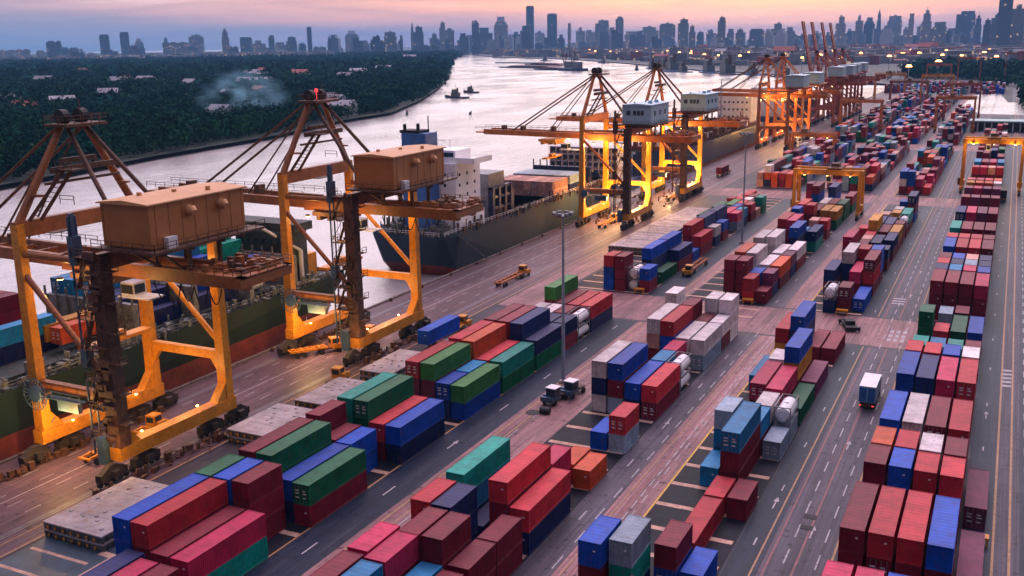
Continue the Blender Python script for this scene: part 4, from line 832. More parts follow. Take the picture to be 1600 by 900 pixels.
    b = MB(); b.prism([(-10.7, z1), (7.9, z1), (7.9, z1+.14), (-10.7, z1+.14)], h0-.4, h1+.4); b.quad((h0-.3, -10.6, z1+.18), ((h0+h1)/2, -10.6, z1+.55), ((h0+h1)/2, 7.8, z1+.55), (h0-.3, 7.8, z1+.18)); b.quad(((h0+h1)/2, -10.6, z1+.55), (h1+.3, -10.6, z1+.18), (h1+.3, 7.8, z1+.18), ((h0+h1)/2, 7.8, z1+.55)); b.poly([(h0-.3, -10.6, z1+.15), (h1+.3, -10.6, z1+.15), ((h0+h1)/2, -10.6, z1+.55)])
    for i in range(3): b.box(h0+2+i*2.2, h0+2.5+i*2.2, -6+i*4, -5.6+i*4, z1+.3, z1+.85)
    b.build('roof', M[roofm], hs_)
    if detail == 2:
        for y in (-3.4, 2.6):
            b = MB(); b.tube((h1, y, z0+4.1), (h1+.55, y, z0+4.1), .75, .75, 14); b.tube((h1+.55, y, z0+4.1), (h1+1.1, y, z0+3.8), .75, .45, 14); b.build('vent', M['brownroof'], hs_)
        b = MB(); b.box(h1+.1, h1+.9, -8.2, -6.6, z0-.6, z0+1.3); b.build('cooling_unit', M['white'], hs_)
    elif detail == 1:
        b = MB()
        for x in (h0+1.2, h0+3.4, h0+4.6, h0+5.8): b.box(x, x+(.9 if x > h0+2 else 1.3), -10.3, -10.18, z0+2.6, z0+4.0)
        for y in (-7, -2, 3): b.box(h1+.05, h1+.1, y, y+1.4, z0+2.4, z0+3.8)
        b.build('window', M['glass'], hs_)
        b = MB()
        for y in (-5, 1): b.tube((h1-2, y, z1+.3), (h1-2, y, z1+1.2), .8, .6, 10)
        b.build('vent', M[housem], hs_)
    b = MB(); b.box(h0-1.2, h1+1.6, -11.4, 9.6, z0-.45, z0-.15)
    for y in (-8, -2.9, 2.9, 7): b.beam((h0, y, z0-.9), (h1, y, z0-.9), .45, .8)
    for x in (h0+1, h1-1):
        for y in (-2.9, 2.9): b.beam((x, y, 28.2), (x, y, z0-.5), .5)
    b.beam((h1-1, -8, z0-.8), (h1-2, -2.9, 28.2), .3); b.beam((h0+1, -8, z0-.8), (h0+2, -2.9, 28.2), .3)
    if detail: b.rail([(h1+1.6, -11.4, z0-.2), (h1+1.6, 9.6, z0-.2)]); b.rail([(h0-1.2, -11.4, z0-.2), (h1+1.6, -11.4, z0-.2)])
    P('house_platform', b, M['dark'] if detail else U)
    # rear end of the girder: rope sheaves, platforms, clutter
    b = MB(); b.box(17.8, 26.8, -5.0, -4.0, 28.35, 28.5); b.box(17.8, 26.8, 4.0, 5.0, 28.35, 28.5); b.box(25.6, 26.8, -5.0, 5.0, 28.35, 28.5); b.beam((26.4, -5.2, 27.6), (26.4, 5.2, 27.6), .5, 1.2)
    for k in range(30):
        x, y = random.uniform(18, 25.6), random.uniform(-4.6, 4.6); b.box(x, x+random.uniform(.2, 1.1), y, y+random.uniform(.2, .9), 28.4, 28.4+random.uniform(.3, 1.3))
    if detail: b.rail([(17.8, -5.0, 28.5), (26.8, -5.0, 28.5), (26.8, 5.0, 28.5), (17.8, 5.0, 28.5)], step=1.5)
    P('rear_platform', b, U)
    b = MB()
    for k in range(10):
        x, y = random.uniform(18.5, 25), random.uniform(-3.4, 3.2); b.box(x, x+random.uniform(.4, 1.8), y, y+.6, 28.5, 28.5+random.uniform(.4, 1.3))
    P('rope_gear', b, M['dark'])
    # trolley, cab and head block
    tx = -2.5 if detail == 2 else (-22 if detail == 1 else 0)
    b = MB(); b.box(tx-3, tx+3, -4.2, 4.2, 25.5, 26.3); 
    for x in (tx-2.5, tx, tx+2): b.box(x, x+.9, -3.6, 3.6, 24.6, 25.5)
    tr = P('trolley', b, M['dark'] if detail == 2 else Lo)
    if detail:
        cx_ = tx+5; b = MB(); b.box(cx_-1.2, cx_+1.2, -1.5, .9, 23.0, 24.9); b.box(cx_-1.5, cx_+4.5, -2.0, 1.1, 22.8, 23.0); cb_ = b.build('operator_cab', M['white'], tr)
        b = MB(); b.box(cx_-1.1, cx_+1.1, -1.56, -1.48, 23.3, 24.6); b.box(cx_+1.18, cx_+1.26, -1.3, .6, 23.3, 24.6); b.build('window', M['glass'], cb_)
        b = MB(); b.box(tx-1, tx+1, -6, 6, 15.4 if detail == 2 else 20, 15.9 if detail == 2 else 20.5); zz = 15.9 if detail == 2 else 20.5; b.box(tx-.6, tx+.6, -1.5, 1.5, zz, zz+.9); b.build('spreader', M['yellow'], tr)
        b = MB()
        for x in (tx-.6, tx+.6):
            for y in (-1.3, 1.3): b.beam((x, y, zz+.8), (x, y, 25.5), .05)
        b.build('hoist_ropes', M['black'], tr)
        fe = MB(); x0 = 10; 
        for i in range(5):
            pts = [Vector((x0+i*2.4+2.4*t, -3.6, 26.3-3.2*math.sin(math.pi*t)*(1 if i % 2 else .7))) for t in np.linspace(0, 1, 8)]; fe.path(pts, .09, 5)
        P('festoon_cables', fe, M['black'])
    # stair tower with landings on the near landside leg, lift, cable reel
    if detail:
        b = MB(); x = XL-2.3; y = -hb
        for k, z in enumerate(np.arange(5.5, 31, 4.2)):
            b.box(x-1.4, x+1.3, y-1.3, y+1.3, z, z+.12); b.rail([(x-1.4, y+1.3, z+.1), (x-1.4, y-1.3, z+.1), (x+1.3, y-1.3, z+.1)], step=1.3)
            if z < 28: b.beam((x-1.1, y-(.8 if k % 2 else -.8), z), (x+.6, y-(.8 if k % 2 else -.8), z+4.2), .7, .12)
        for k in range(6): z = 8+k*4.2; b.box(XL+1.1, XL+2.5, y-.8, y+.6, z, z+.1); b.rail([(XL+2.5, y-.8, z), (XL+2.5, y+.6, z)], step=.8)
        for k in range(26):
            z = random.uniform(5, 31); s_ = random.choice([-1, 1]); b.box(XL-1.3+random.uniform(-.5, 1.8), XL-.6+random.uniform(0, 1.8), y-1.35, y-.95, z, z+random.uniform(.15, 1.1))
        for k in range(7): b.beam((x-1.2, y-1.1, 5+k*3.6), (x+1.0, y-1.1, 8.6+k*3.6), .09)
        P('stair_tower', b, M['dark'])
        b = MB(); b.tube((x-1.7, y-.9, 3), (x-1.7, y-.9, 36), .16, seg=6); b.tube((x-1.7, y+.3, 3), (x-1.7, y+.3, 36), .16, seg=6); b.box(x-2.2, x-1.1, y-1.0, y+.3, 15.5, 17.9); b.box(x-2.2, x-1.1, y-1.0, y+.4, 29.5, 33.4); b.box(x-1.9, x-1.4, y-.7, y-.1, 33.4, 36.4); P('lift_cabin', b, M['steelblue'] if detail == 2 else M['dark'])
        b = MB(); b.box(x-2.6, x-3.9, y-2.4, y+1.2, 34.0, 34.12); b.rail([(x-1, y-2.2, 38), (x+1.5, y-2.2, 38)]); P('landing', b, M['dark'])
        b = MB(); b.box(XL-2.4, XL-1.1, -hb-1.9, -hb-.4, 2.2, 6.0); P('switch_cabinet', b, M['steelblue'])
        b = MB(); c = Vector((XW+1.5, -hb-1.5, 10.6))
        for k in range(22):
            t = 2*math.pi*k/22; b.beam(c, c+Vector((0 if True else 0, 0, 0))+Vector((math.cos(t)*2.3, -.35, math.sin(t)*2.3)), .09)
        for k in range(24):
            t, t2 = 2*math.pi*k/24, 2*math.pi*(k+1)/24; b.beam(c+Vector((math.cos(t)*2.3, -.35, math.sin(t)*2.3)), c+Vector((math.cos(t2)*2.3, -.35, math.sin(t2)*2.3)), .09)
        b.tube(c+Vector((0, -.5, 0)), c+Vector((0, .2, 0)), 1.15, seg=18); P('cable_reel', b, M['steelblue'])
        b = MB(); b.box(XW+2.2, XW+9.5, -hb-1.2, -hb-.1, 10.0, 10.15); b.rail([(XW+2.2, -hb-1.2, 10.1), (XW+9.5, -hb-1.2, 10.1)]); b.box(XW+4.6, XW+8.6, -hb-.9, -hb-.2, 8.4, 9.9); P('walkway', b, M['steelblue'])
    # floodlights with their fittings
    fl = MB(); spots = [(XL-2.2, -hb+3, 25.8), (XL-2.2, hb-3, 25.8), (XW+2.2, -hb+4, 25.8), (XW+2.2, hb-4, 25.8), (-16, 0, 26.4)]
    for (x, y, z) in spots: fl.box(x-.35, x+.35, y-.3, y+.3, z, z+.35)
    f = P('floodlight', fl, M['steel']); ff = MB()
    for (x, y, z) in spots: ff.box(x-.3, x+.3, y-.25, y+.25, z-.06, z-.01)
    ff.build('lens', M['sodium'], f)
    if lit > 0:
        for (x, y, z) in spots[:4]: lamp(-113+x, yc+y, z-.6, 1500*lit)
        # working lights under the sill beams
        for x, y, e in ((XW+1.6, -hb+4, 700), (XW+1.6, hb-5, 700), (XL-1.6, hb-5, 700), (XL-1.6, -hb+5, 700)): lamp(-113+x*.62, yc+y, 8.5, 1.5*e*lit, r=.6)
        wl_ = MB()
        for x, y in ((XW+1.25, -hb+4), (XW+1.25, hb-5), (XL-1.25, hb-5), (XL-1.25, -hb+5)): wl_.box(x-.12, x+.12, y-.12, y+.12, 4.62, 4.74)
        P('work_light', wl_, M['sodium'])
        if detail == 1:      # lamps under the portal beams flood the quay below
            lb = MB()
            for x, y in ((3.0, -hb+.9), (-2.0, hb-.9), (5.5, hb-.9)): lb.box(x-.15, x+.15, y-.15, y+.15, 10.4, 10.65); lamp(-113+x, yc+y*.8, 8.6, 4200, r=.5)
            P('portal_floodlight', lb, M['steel'])
        if detail == 2:      # low floods on the near legs light the quay in front of the crane
            lb = MB()
            for x, y, z, e in ((XW+6.0, -hb-3.2, 7.6, 3000), (XL+2.6, -hb-3.6, 6.0, 600)): lb.box(x-.1, x+.1, y-.08, y+.08, z, z+.12); lb.beam((x, y, z+.15), (x-1.2, y+1.6, z+.15), .12); lamp(-113+x, yc+y, z-.4, e, r=.3)
            P('leg_floodlight', lb, M['steel'])
    return r
quay_crane(101.8, 'nearest brown quay crane with lamp yellowed legs and brown machinery house at left', 'brown', 'yellow', 'brownhouse', 'brownroof', (9.0, 17.2), lit=.55)
qc = quay_crane(158.2, 'second brown quay crane with lamp yellowed legs, red beacon on its mast head', 'brown', 'yellow', 'brownhouse', 'brownroof', (9.0, 17.2), lit=.6)
b = MB(); b.tube((-6.0, 0, 47.2), (-6.0, 0, 48.6), .1, seg=6); b.tube((-6.0, 0, 48.6), (-6.0, 0, 49.2), .34, .25, 12); b.build('beacon', M['redlamp'], qc)
quay_crane(304.5, 'nearer orange quay crane with pale blue machinery house, boom down', 'orange', 'yellow', 'paleblue', 'paleblue', (6.2, 15.2), detail=1, lit=2.2)
quay_crane(365, 'farther orange quay crane with pale blue machinery house, boom down', 'orange', 'yellow', 'paleblue', 'paleblue', (6.2, 15.2), detail=1, lit=2.2)
quay_crane(551, 'distant orange quay crane, left one of the close pair', 'orange', 'orange', 'paleblue', 'paleblue', (6, 15), detail=0, lit=1.6)
quay_crane(592, 'distant orange quay crane, right one of the close pair', 'orange', 'orange', 'paleblue', 'paleblue', (7, 16), detail=0, lit=1.6)
quay_crane(702, 'far red crane with raised boom, nearest of the raised ones', 'redcrane', 'redcrane', 'paleblue', 'paleblue', (3, 12), boom_up=True, detail=0, lit=0)
quay_crane(735, 'far red crane with raised boom, second of the raised ones', 'redcrane', 'orange', 'paleblue', 'paleblue', (3, 14), boom_up=True, detail=0, lit=0)
quay_crane(775, 'far red crane with raised boom, third of the raised ones', 'redcrane', 'redcrane', 'paleblue', 'paleblue', (3, 12), boom_up=True, detail=0, lit=0)
quay_crane(812, 'farthest red crane with raised boom, last of the row', 'redcrane', 'redcrane', 'paleblue', 'paleblue', (3, 12), boom_up=True, detail=0, lit=0)

# ============================================================ yard gantries
def yard_gantry(xl, xr, y0, y1, h, m, label, lit=0, tro=.6):
    r = empty('yard_gantry_crane', ((xl+xr)/2, (y0+y1)/2, 0)); tag(r, label, 'gantry crane', 'yard gantry cranes over the container blocks')
    a, c = (xr-xl)/2, (y1-y0)/2; U = M[m]; P = lambda n, b, mm=U: b.build(n, mm, r)
    for sx in (-1, 1):
        for sy in (-1, 1):
            b = MB(); b.beam((sx*a, sy*c*.62, 2.2), (sx*a, sy*c*.5, h), 1.05, 1.3, .9, 1.2); b.beam((sx*a, sy*c*.62, 2.2), (sx*a, sy*c*.78, 1.6), 1.0, .9); P('leg', b)
            b = MB()
            for k in (-.9, .9): b.tube((sx*a-.35, sy*c*.78+k, .75), (sx*a+.35, sy*c*.78+k, .75), .75, seg=14)
            P('wheel', b, M['black'])
        b = MB(); b.box(sx*a-.5, sx*a+.5, -c*.9, c*.9, 1.5, 2.4); b.box(sx*a-.9, sx*a+.9, -1.6, 1.6, 2.4, 4.2); P('sill_beam', b)
        b = MB(); b.box(sx*a-.45, sx*a+.45, -c*.62, c*.62, h-.2, h+.9); P('end_beam', b)
    for sy in (-1, 1):
        b = MB(); b.beam((-a-.7, sy*c*.5, h+.6), (a+.7, sy*c*.5, h+.6), .9, 1.7); b.rail([(-a, sy*c*.5+sy*.6, h+1.4), (a, sy*c*.5+sy*.6, h+1.4)], step=2.5); P('girder', b)
    tx = -a+2*a*tro; b = MB(); b.box(tx-2.2, tx+2.2, -c*.55, c*.55, h+1.5, h+2.0); b.box(tx-1.4, tx+1.2, -1.5, 1.8, h+2, h+3.2); t_ = P('trolley', b, M['dark'])
    b = MB(); b.box(tx-2.6, tx-1.0, -c*.35, -c*.05, h-3, h-.4); cb_ = b.build('operator_cab', M['white'], t_); b = MB(); b.box(tx-2.4, tx-1.2, -c*.35-.05, -c*.35+.02, h-2.5, h-1); b.build('window', M['glass'], cb_)
    b = MB(); b.box(-a-1.5, -a-.5, -1.6, 1.6, 2.4, 5); P('power_house', b, M['dark'])
    f = MB(); 
    for sx in (-.7, 0, .7): f.box(sx*a-.3, sx*a+.3, -c*.5-1.0, -c*.5-.5, h-.4, h-.1)
    fo = P('floodlight', f, M['steel']); f = MB()
    for sx in (-.7, 0, .7): f.box(sx*a-.26, sx*a+.26, -c*.5-.95, -c*.5-.55, h-.46, h-.41)
    f.build('lens', M['sodium'] if lit else M['white'], fo)
    if lit:
        for sx in (-.7, .7): lamp(r.location.x+sx*a, r.location.y-c*.5-1.2, h-.9, lit)
    return r
yard_gantry(-62.0, -41.6, 333, 348, 14.2, 'yellow', 'yellow yard gantry in the middle distance over the third block', 250)
yard_gantry(-14.6, 5.0, 406, 424, 18.6, 'yellow', 'glowing yellow yard gantry over the rightmost block', 1500, .5)
yard_gantry(-93.3, -73.3, 486, 499, 12.0, 'orange', 'orange yard gantry near the quay beyond the hatch covers', 200, .3)
yard_gantry(-41.5, -20.3, 664, 680, 20, 'orange', 'far orange yard gantry with red one behind it', 0, .4)
yard_gantry(-42.5, -20.5, 760, 776, 24, 'redcrane', 'far red yard gantry just behind the orange one', 0, .7)
yard_gantry(-96, -72.0, 655, 668, 18, 'orange', 'far orange yard gantry standing left of the pale pole', 0, .5)
yard_gantry(-90, -62, 872, 888, 21, 'brown', 'distant brown yard gantry with wide low span', 0, .5)
yard_gantry(-72, -47, 940, 955, 23, 'yellow', 'distant yellow yard gantry right of the wide brown one', 0, .5)
yard_gantry(-118, -92, 1010, 1026, 22, 'yellow', 'distant yellow yard gantry left of the far lamp mast', 0, .5)
yard_gantry(-86, -62, 1180, 1195, 26, 'redcrane', 'distant dull red yard gantry beyond the brown ones', 0, .5)
yard_gantry(-62, -38, 1320, 1340, 30, 'redcrane', 'distant pink red gantry before the tree belt', 0, .5)
yard_gantry(-12, 22, 1390, 1410, 34, 'redcrane', 'distant red gantry at the right edge, left of two', 0, .5)
yard_gantry(30, 66, 1390, 1410, 34, 'redcrane', 'distant red gantry at the right edge, right of two', 0, .5)

# ============================================================ ships
def ship_hull(root, x0, x1, ys, yb, deck, m_top, m_bot, bow=True, stern_cut=4, wl=1.2, name='hull'):
    """x0 landward side, x1 river side; stern at ys, bow at yb"""
    sgn = 1 if yb > ys else -1; Lh = abs(yb-ys); cx = (x0+x1)/2; hw = abs(x0-x1)/2
    st = [(0, .80, -.2), (.012, .93, 0), (.05, 1, 0), (.25, 1, 0), (.62, 1, 0), (.78, .93, 0), (.9, .66, .4), (.97, .3, .9), (1, .04, 1.3)] if bow else [(0, .80, -.2), (.012, .93, 0), (.05, 1, 0), (.5, 1, 0), (1, 1, 0)]
    up = MB(); rings = []; low = []
    for t, f, dz in st:
        y = ys+sgn*Lh*t; tuck = 0 if t > .1 else (1-t/.1)
        zb = wl+tuck*2.0*(1 if t < .05 else .3); rings.append([(cx+hw*f, y, deck+dz+1.0), (cx+hw*f, y, deck+dz), (cx+hw*f*(.99-.16*tuck), y+sgn*tuck*2, zb), (cx-hw*f*(.99-.16*tuck), y+sgn*tuck*2, zb), (cx-hw*f, y, deck+dz), (cx-hw*f, y, deck+dz+1.0)]); low.append([(cx+hw*f*(.99-.16*tuck), y+sgn*tuck*2, zb), (cx+hw*f*(.96-.3*tuck), y+sgn*tuck*5, -3.5), (cx-hw*f*(.96-.3*tuck), y+sgn*tuck*5, -3.5), (cx-hw*f*(.99-.16*tuck), y+sgn*tuck*2, zb)])
    up.hull([[r_[0], r_[1], r_[2]] for r_ in rings]); up.hull([[r_[3], r_[4], r_[5]] for r_ in rings])
    up.poly([rings[0][1], rings[0][2], rings[0][3], rings[0][4]]); up.poly([rings[-1][4], rings[-1][3], rings[-1][2], rings[-1][1]]); up.poly([rings[0][0], rings[0][1], rings[0][4], rings[0][5]])
    h = up.build(name, m_top, root)
    lo = MB(); lo.hull(low); lo.poly(low[0]); o = lo.build('boot_topping', m_bot, h)
    dk = MB(); pts = [r_[1] for r_ in rings]+[r_[4] for r_ in rings[::-1]]; dk.poly([(p[0], p[1], deck+.02) for p in pts]); dk.build('deck', M['deck'], h)
    return h
def clutter(name, root, m, x0, x1, y0, y1, z, n, hmax=1.6, smax=2.2):
    b = MB()
    for _ in range(n):
        x, y = random.uniform(x0, x1), random.uniform(y0, y1); k = random.random(); h = random.uniform(.3, hmax)
        if k < .55: b.box(x, x+random.uniform(.3, smax), y, y+random.uniform(.3, smax), z, z+h)
        elif k < .8: b.tube((x, y, z), (x, y, z+h*1.6), random.uniform(.08, .4), seg=7)
        else: b.beam((x, y, z+.2), (x+random.uniform(-2, 2), y+random.uniform(-2, 2), z+h), .15)
    return tag(b.build(name, m, root), kind='stuff')
shipc = []
def deckbox(x, y, z, i, l, c, lab, grp): return individual('S', 0, x, y, i, l, c, 1, lab, grp, z0=z)
# --- ship 1: green hull at the near cranes
s1 = empty('container_ship', (0, 0, 0)); tag(s1, 'green hulled container ship with red boot topping beside the near cranes', 'ship')
ship_hull(s1, -127, -152, 178, 20, 8.2, M['hullgreen'], M['hullred'], bow=False, wl=2.6)
clutter('deck_gear', s1, M['gear'], -131, -128, 40, 172, 8.3, 420, 2.0, 1.4)
b = MB(); b.rail([(-127.3, 40, 9.2), (-127.3, 176, 9.2)], step=2.2); b.build('handrail', M['gear'], s1)
for y in (118, 132, 147, 160.5):
    b = MB(); b.box(-150, -129, y, y+1.0, 8.2, 15.4)
    for x in np.arange(-150, -129, 2.6): b.box(x, x+.3, y-.3, y, 8.2, 17)
    b.build('lashing_bridge', M['gear'], s1)
b = MB(); b.box(-150, -131, 30, 160, 8.25, 9.6); b.build('hatch_coaming', M['deck'], s1)
b = MB(); b.box(-146, -133.5, 163, 171, 8.2, 19.5); b.box(-149, -131, 164, 170, 19.5, 21.2); dh = b.build('deckhouse', M['deck'], s1)
b = MB()
for z in (11, 14, 17): 
    for x in np.arange(-145, -134.5, 2): b.box(x, x+.9, 162.93, 162.98, z, z+.9)
b.build('window', M['glass'], dh); b = MB(); b.box(-140, -135, 172, 176, 8.2, 13); b.build('funnel', M['yellow'], s1)
b = MB(); b.tube((-133, 168, 8), (-133, 168, 15), .5, seg=8); b.tube((-133, 168, 15), (-136.5, 160, 21), .3, seg=8); b.build('deck_crane', M['white'], s1)
k = 0
def deckrow(y, l, spec, z, x0, where, grp='containers on the green ship'):
    for j, ts in enumerate(spec):
        for i, c in enumerate(ts):
            if c == '.': continue
            x = x0+j*2.62; tw = 'topmost' if i == len(ts)-1 else ('bottom' if i == 0 else 'middle')
            shipc.append((x, y, z, i, l, c, f"{CN[c]}{'' if c == 'X' else ' box'}, {tw}, column {ordw[j]} from river side, {where}", grp))
deckrow(65, 'L', ['MM', 'MM', 'MM', 'MM', 'MM', 'M'], 9.7, -150, 'on nearest bay of green ship')
deckrow(81, 'L', ['MMM', 'MMM', 'MMM', 'MM', 'B', 'C'], 9.7, -150, 'on second bay of green ship')
deckrow(97, 'L', ['MMM', 'MMM', 'M', 'N', 'NC'], 9.7, -150, 'on third bay of green ship')
deckrow(119.3, 'L', ['NNC', 'NNC', 'NNC', 'NN', 'NN', 'NN', 'N'], 9.7, -150, 'on fourth bay of green ship')
deckrow(133.4, 'L', ['NNNC', 'NNNC', 'BBBC', 'NBBC', 'NBB', 'NB', 'N'], 9.7, -150, 'on fifth bay of green ship')
deckrow(148.3, 'L', ['TTTT', 'TTTT', 'TTT', 'T', 'BB'], 9.7, -150, 'on sixth bay of green ship')
deckrow(148.4, 'S', ['XX', 'XX'], 9.7, -136.8, 'by the lashing bridge of green ship')
# orange container box hanging from the near crane's spreader and a yellow one below
shipc.append((-135.5, 112.5-6, 11.2, 0, 'L', 'O', 'bright orange red box held out over the green ship at the near crane', 'containers on the green ship'))
shipc.append((-139.0, 112.5-6, 11.2, 0, 'L', 'Y', 'yellow box beside the bright orange red one on the green ship', 'containers on the green ship'))
# --- ship 2: slate blue hull, white superstructure at the stern
s2 = empty('container_ship', (0, 0, 0)); tag(s2, 'slate blue container ship with white superstructure moored mid quay', 'ship')
ship_hull(s2, -127.2, -151, 219, 352, 8.0, M['hullblue'], M['hullred'], wl=-1.2)
b = MB(); b.box(-149.5, -128.5, 229, 243.5, 8, 13.0); b.box(-148, -129.6, 230, 243.5, 13, 26.4); ss_ = b.build('superstructure', M['shipwhite'], s2)
b = MB(); b.box(-151.5, -124.8, 231, 241.5, 26.4, 26.8); b.box(-147, -131, 232.5, 241, 26.8, 29.6); b.box(-151.5, -124.8, 231, 231.2, 26.8, 27.9); b.box(-124.9, -124.8, 231, 241.5, 26.8, 27.9); b.build('bridge_wing', M['shipwhite'], ss_)
b = MB(); b.box(-146.5, -131.5, 232.4, 232.5, 27.6, 29.0)
for z in (14.6, 17.4, 20.2, 23):
    for x in np.arange(-146.5, -131, 4.4): b.box(x, x+.7, 229.93, 229.98, z, z+.8)
    for y in np.arange(231.5, 242, 4.2): b.box(-129.62, -129.54, y, y+.8, z, z+.8)
b.build('window', M['glass'], ss_)
b = MB(); b.box(-141.2, -134.0, 222.5, 228.5, 8, 34.8); fn = b.build('funnel', M['bluepaint'], s2)
b = MB(); 
for x, y in ((-141, 224), (-138.5, 226.5), (-137, 224)): b.tube((x, y, 34.8), (x, y, 37), .45, seg=8)
b.tube((-136, 227.5, 34.0), (-136, 227.5, 39), .15, seg=5); b.box(-142, -136, 223, 228, 34.8, 35.5); b.build('exhaust_pipes', M['black'], fn)
b = MB(); b.tube((-138, 235, 28.4), (-138, 235, 34.5), .35, .15, 6); b.beam((-140.5, 235, 32), (-135.5, 235, 32), .2); b.tube((-134.5, 236, 28), (-134.5, 236, 32), .12, seg=5); b.build('radar_mast', M['white'], s2)
b = MB(); b.box(-138.5, -129.5, 248, 258, 8, 21.5); b.build('cargo_house', M['steel'], s2)
clutter('mooring_gear', s2, M['gear'], -149, -129, 220, 229, 8.05, 170, 3.2, 2.0); clutter('side_deck_gear', s2, M['dark'], -128.6, -127.6, 225, 335, 8.05, 200, 2.4, 1.0)
b = MB(); b.rail([(-127.4, 219.5, 9), (-127.4, 335, 9)], step=2); b.rail([(-149, 219.3, 8.8), (-129, 219.3, 8.8)], step=1.6); b.build('handrail', M['white'], s2)
for y in (261, 322):
    b = MB(); b.box(-150, -128.4, y, y+1.1, 8, 15)
    for x in np.arange(-150, -128.4, 2.6): b.box(x, x+.35, y-.3, y, 8, 17.2)
    b.build('lashing_bridge', M['hullnavy'], s2); b = MB(); b.box(-149, -129.5, 263, 289, 8.05, 9.4); b.box(-149, -129.5, 324, 340, 8.05, 9.4); b.build('hatch_coaming', M['deckred'], s2)
b = MB(); b.beam((-127, 226, 8), (-123.5, 235, .6), .9, .15); b.build('gangway', M['steel'], s2)
deckrow(291, 'L', ['KK']*8, 8.3, -149.6, 'on after bay of slate blue ship', 'containers on the slate blue ship')
deckrow(305, 'L', ['NS']*8, 8.6, -149.6, 'on middle bay of slate blue ship', 'containers on the slate blue ship')
# --- ship 3: farther on
b = MB()
for yy in (248, 251.8, 255.6, 259.4): b.box(-129.6, -128.0, yy, yy+1.2, 8, 17.8)
for zz in (8.5, 11.5, 14.5, 17.2): b.box(-129.4, -128.2, 248, 260.6, zz, zz+.6)
b.build('lashing_frame', M['hullnavy'], s2)
s3 = empty('container_ship', (0, 0, 0)); tag(s3, 'navy hulled ship with rusty deck cargo moored beyond the orange cranes', 'ship')
ship_hull(s3, -127.2, -154, 600, 402, 9.5, M['hullnavy'], M['hullred'], wl=1.0)
b = MB(); b.box(-152, -130, 425, 590, 9.6, 11.6); b.build('hatch_coaming', M['deckred'], s3); clutter('deck_gear', s3, M['skin'], -150, -129, 425, 560, 11.6, 420, 4.5, 3.5); clutter('pale_deck_gear', s3, M['white'], -150, -129, 425, 560, 11.6, 120, 4, 3)
b = MB(); b.box(-150, -131, 570, 584, 9.5, 26); ss_ = b.build('superstructure', M['white'], s3); b = MB(); 
for z in (14, 18, 22): 
    for x in np.arange(-149, -132, 2.5): b.box(x, x+1, 569.93, 569.98, z, z+1.1)
b.build('window', M['glass'], ss_)
# stack of open ended cells in front of ship 3
for yy, nn in ((392, 0),): pass
lat = empty('lashing_frame_stack', (0, 0, 0)); tag(lat, 'pale lattice of stacked container cells on a barge behind slate blue ship', 'container cells')
b = MB(); cellx = np.arange(-166, -137, 2.62)
for x in cellx:
    for i in range(5): b.box(x, x+.22, 372, 378, 2.2+i*H, 2.2+(i+1)*H)
for i in range(6): b.box(-166, -137.2, 372, 378, 2.2+i*H-.14, 2.2+i*H+.14)
b.build('frame', mat('pale_cell_paint', (.42, .38, .44), .6, var=.2), lat)
b = MB()
for x in cellx[:-1]:
    for i in range(5): b.box(x+.3, x+2.5, 373.0, 378, 2.2+i*H+.9, 2.2+(i+1)*H-.2)
b.build('cell_backs', M['hullnavy'], lat); b = MB(); b.box(-168, -154.2, 368, 440, -3, 2.1); b.box(-154.2, -136, 368, 399, -3, 2.1); b.build('barge_hull', M['hullnavy'], lat)
s4 = empty('container_ship', (0, 0, 0)); tag(s4, 'dark far ship moored past the close pair of orange cranes', 'ship')
ship_hull(s4, -127.2, -152, 640, 800, 9, M['hullnavy'], M['hullred'], wl=1.0); b = MB(); b.box(-150, -130, 650, 662, 9, 27); b.build('superstructure', M['white'], s4); clutter('deck_cargo', s4, M['skin'], -150, -130, 668, 780, 9, 260, 7, 5)
# quota of individually built ship boxes
for (x, y, z, i, l, c, lab, grp) in shipc: deckbox(x, y, z, i, l, c, lab, grp)
# --- small craft on the river
def tug(x, y, L, ang, m, label, z=-2.2, cabin=1, name='tugboat', cat='tugboat'):
    r = empty(name, (x, y, z), R(ang)); tag(r, label, cat)
    w_ = L*.27; b = MB(); rings = []
    for t, f, dz in ((0, .85, .3), (.1, 1, .1), (.6, 1, .2), (.85, .7, .8), (1, .06, 1.6)): yv = -L/2+L*t; rings.append([(w_/2*f, yv, 1.6+dz), (w_/2*f*.85, yv, -.6), (-w_/2*f*.85, yv, -.6), (-w_/2*f, yv, 1.6+dz)])
    b.hull(rings); b.poly([q for q in rings[0]]); b.poly([(q[0][0], q[0][1], 1.7) for q in rings]+[(q[3][0], q[3][1], 1.7) for q in rings[::-1]]); b.build('hull', m, r)
    if cabin: b = MB(); b.box(-w_*.3, w_*.3, -L*.12, L*.15, 1.6, 1.6+L*.13); b.box(-w_*.22, w_*.22, -L*.02, L*.13, 1.6+L*.13, 1.6+L*.23); b.build('wheelhouse', M['gear'], r); b = MB(); b.tube((0, 0, 1.6+L*.2), (0, 0, 1.6+L*.42), .2, seg=5); b.tube((0, -L*.08, 1.6+L*.1), (0, -L*.08, 1.6+L*.28), L*.03, seg=7); b.build('mast', M['dark'], r)
    return r
tug(-555, 990, 34, 75, M['hullnavy'], 'long dark workboat moored just off the wooded bank')
tug(-596, 1100, 26, 70, M['hullnavy'], 'small dark boat close in at the wooded bank behind the workboat')
tug(-466, 745, 9, 30, M['steel'], 'tiny boat tied at the bank right of the second crane', cabin=1, name='river_boat', cat='boat')
tug(-415, 765, 5, 10, M['black'], 'tiny dark dot of a boat alone on open water', cabin=0, name='river_boat', cat='boat')
tug(-700, 2010, 34, 20, M['hullnavy'], 'small tug alone on the far right reach of the river')
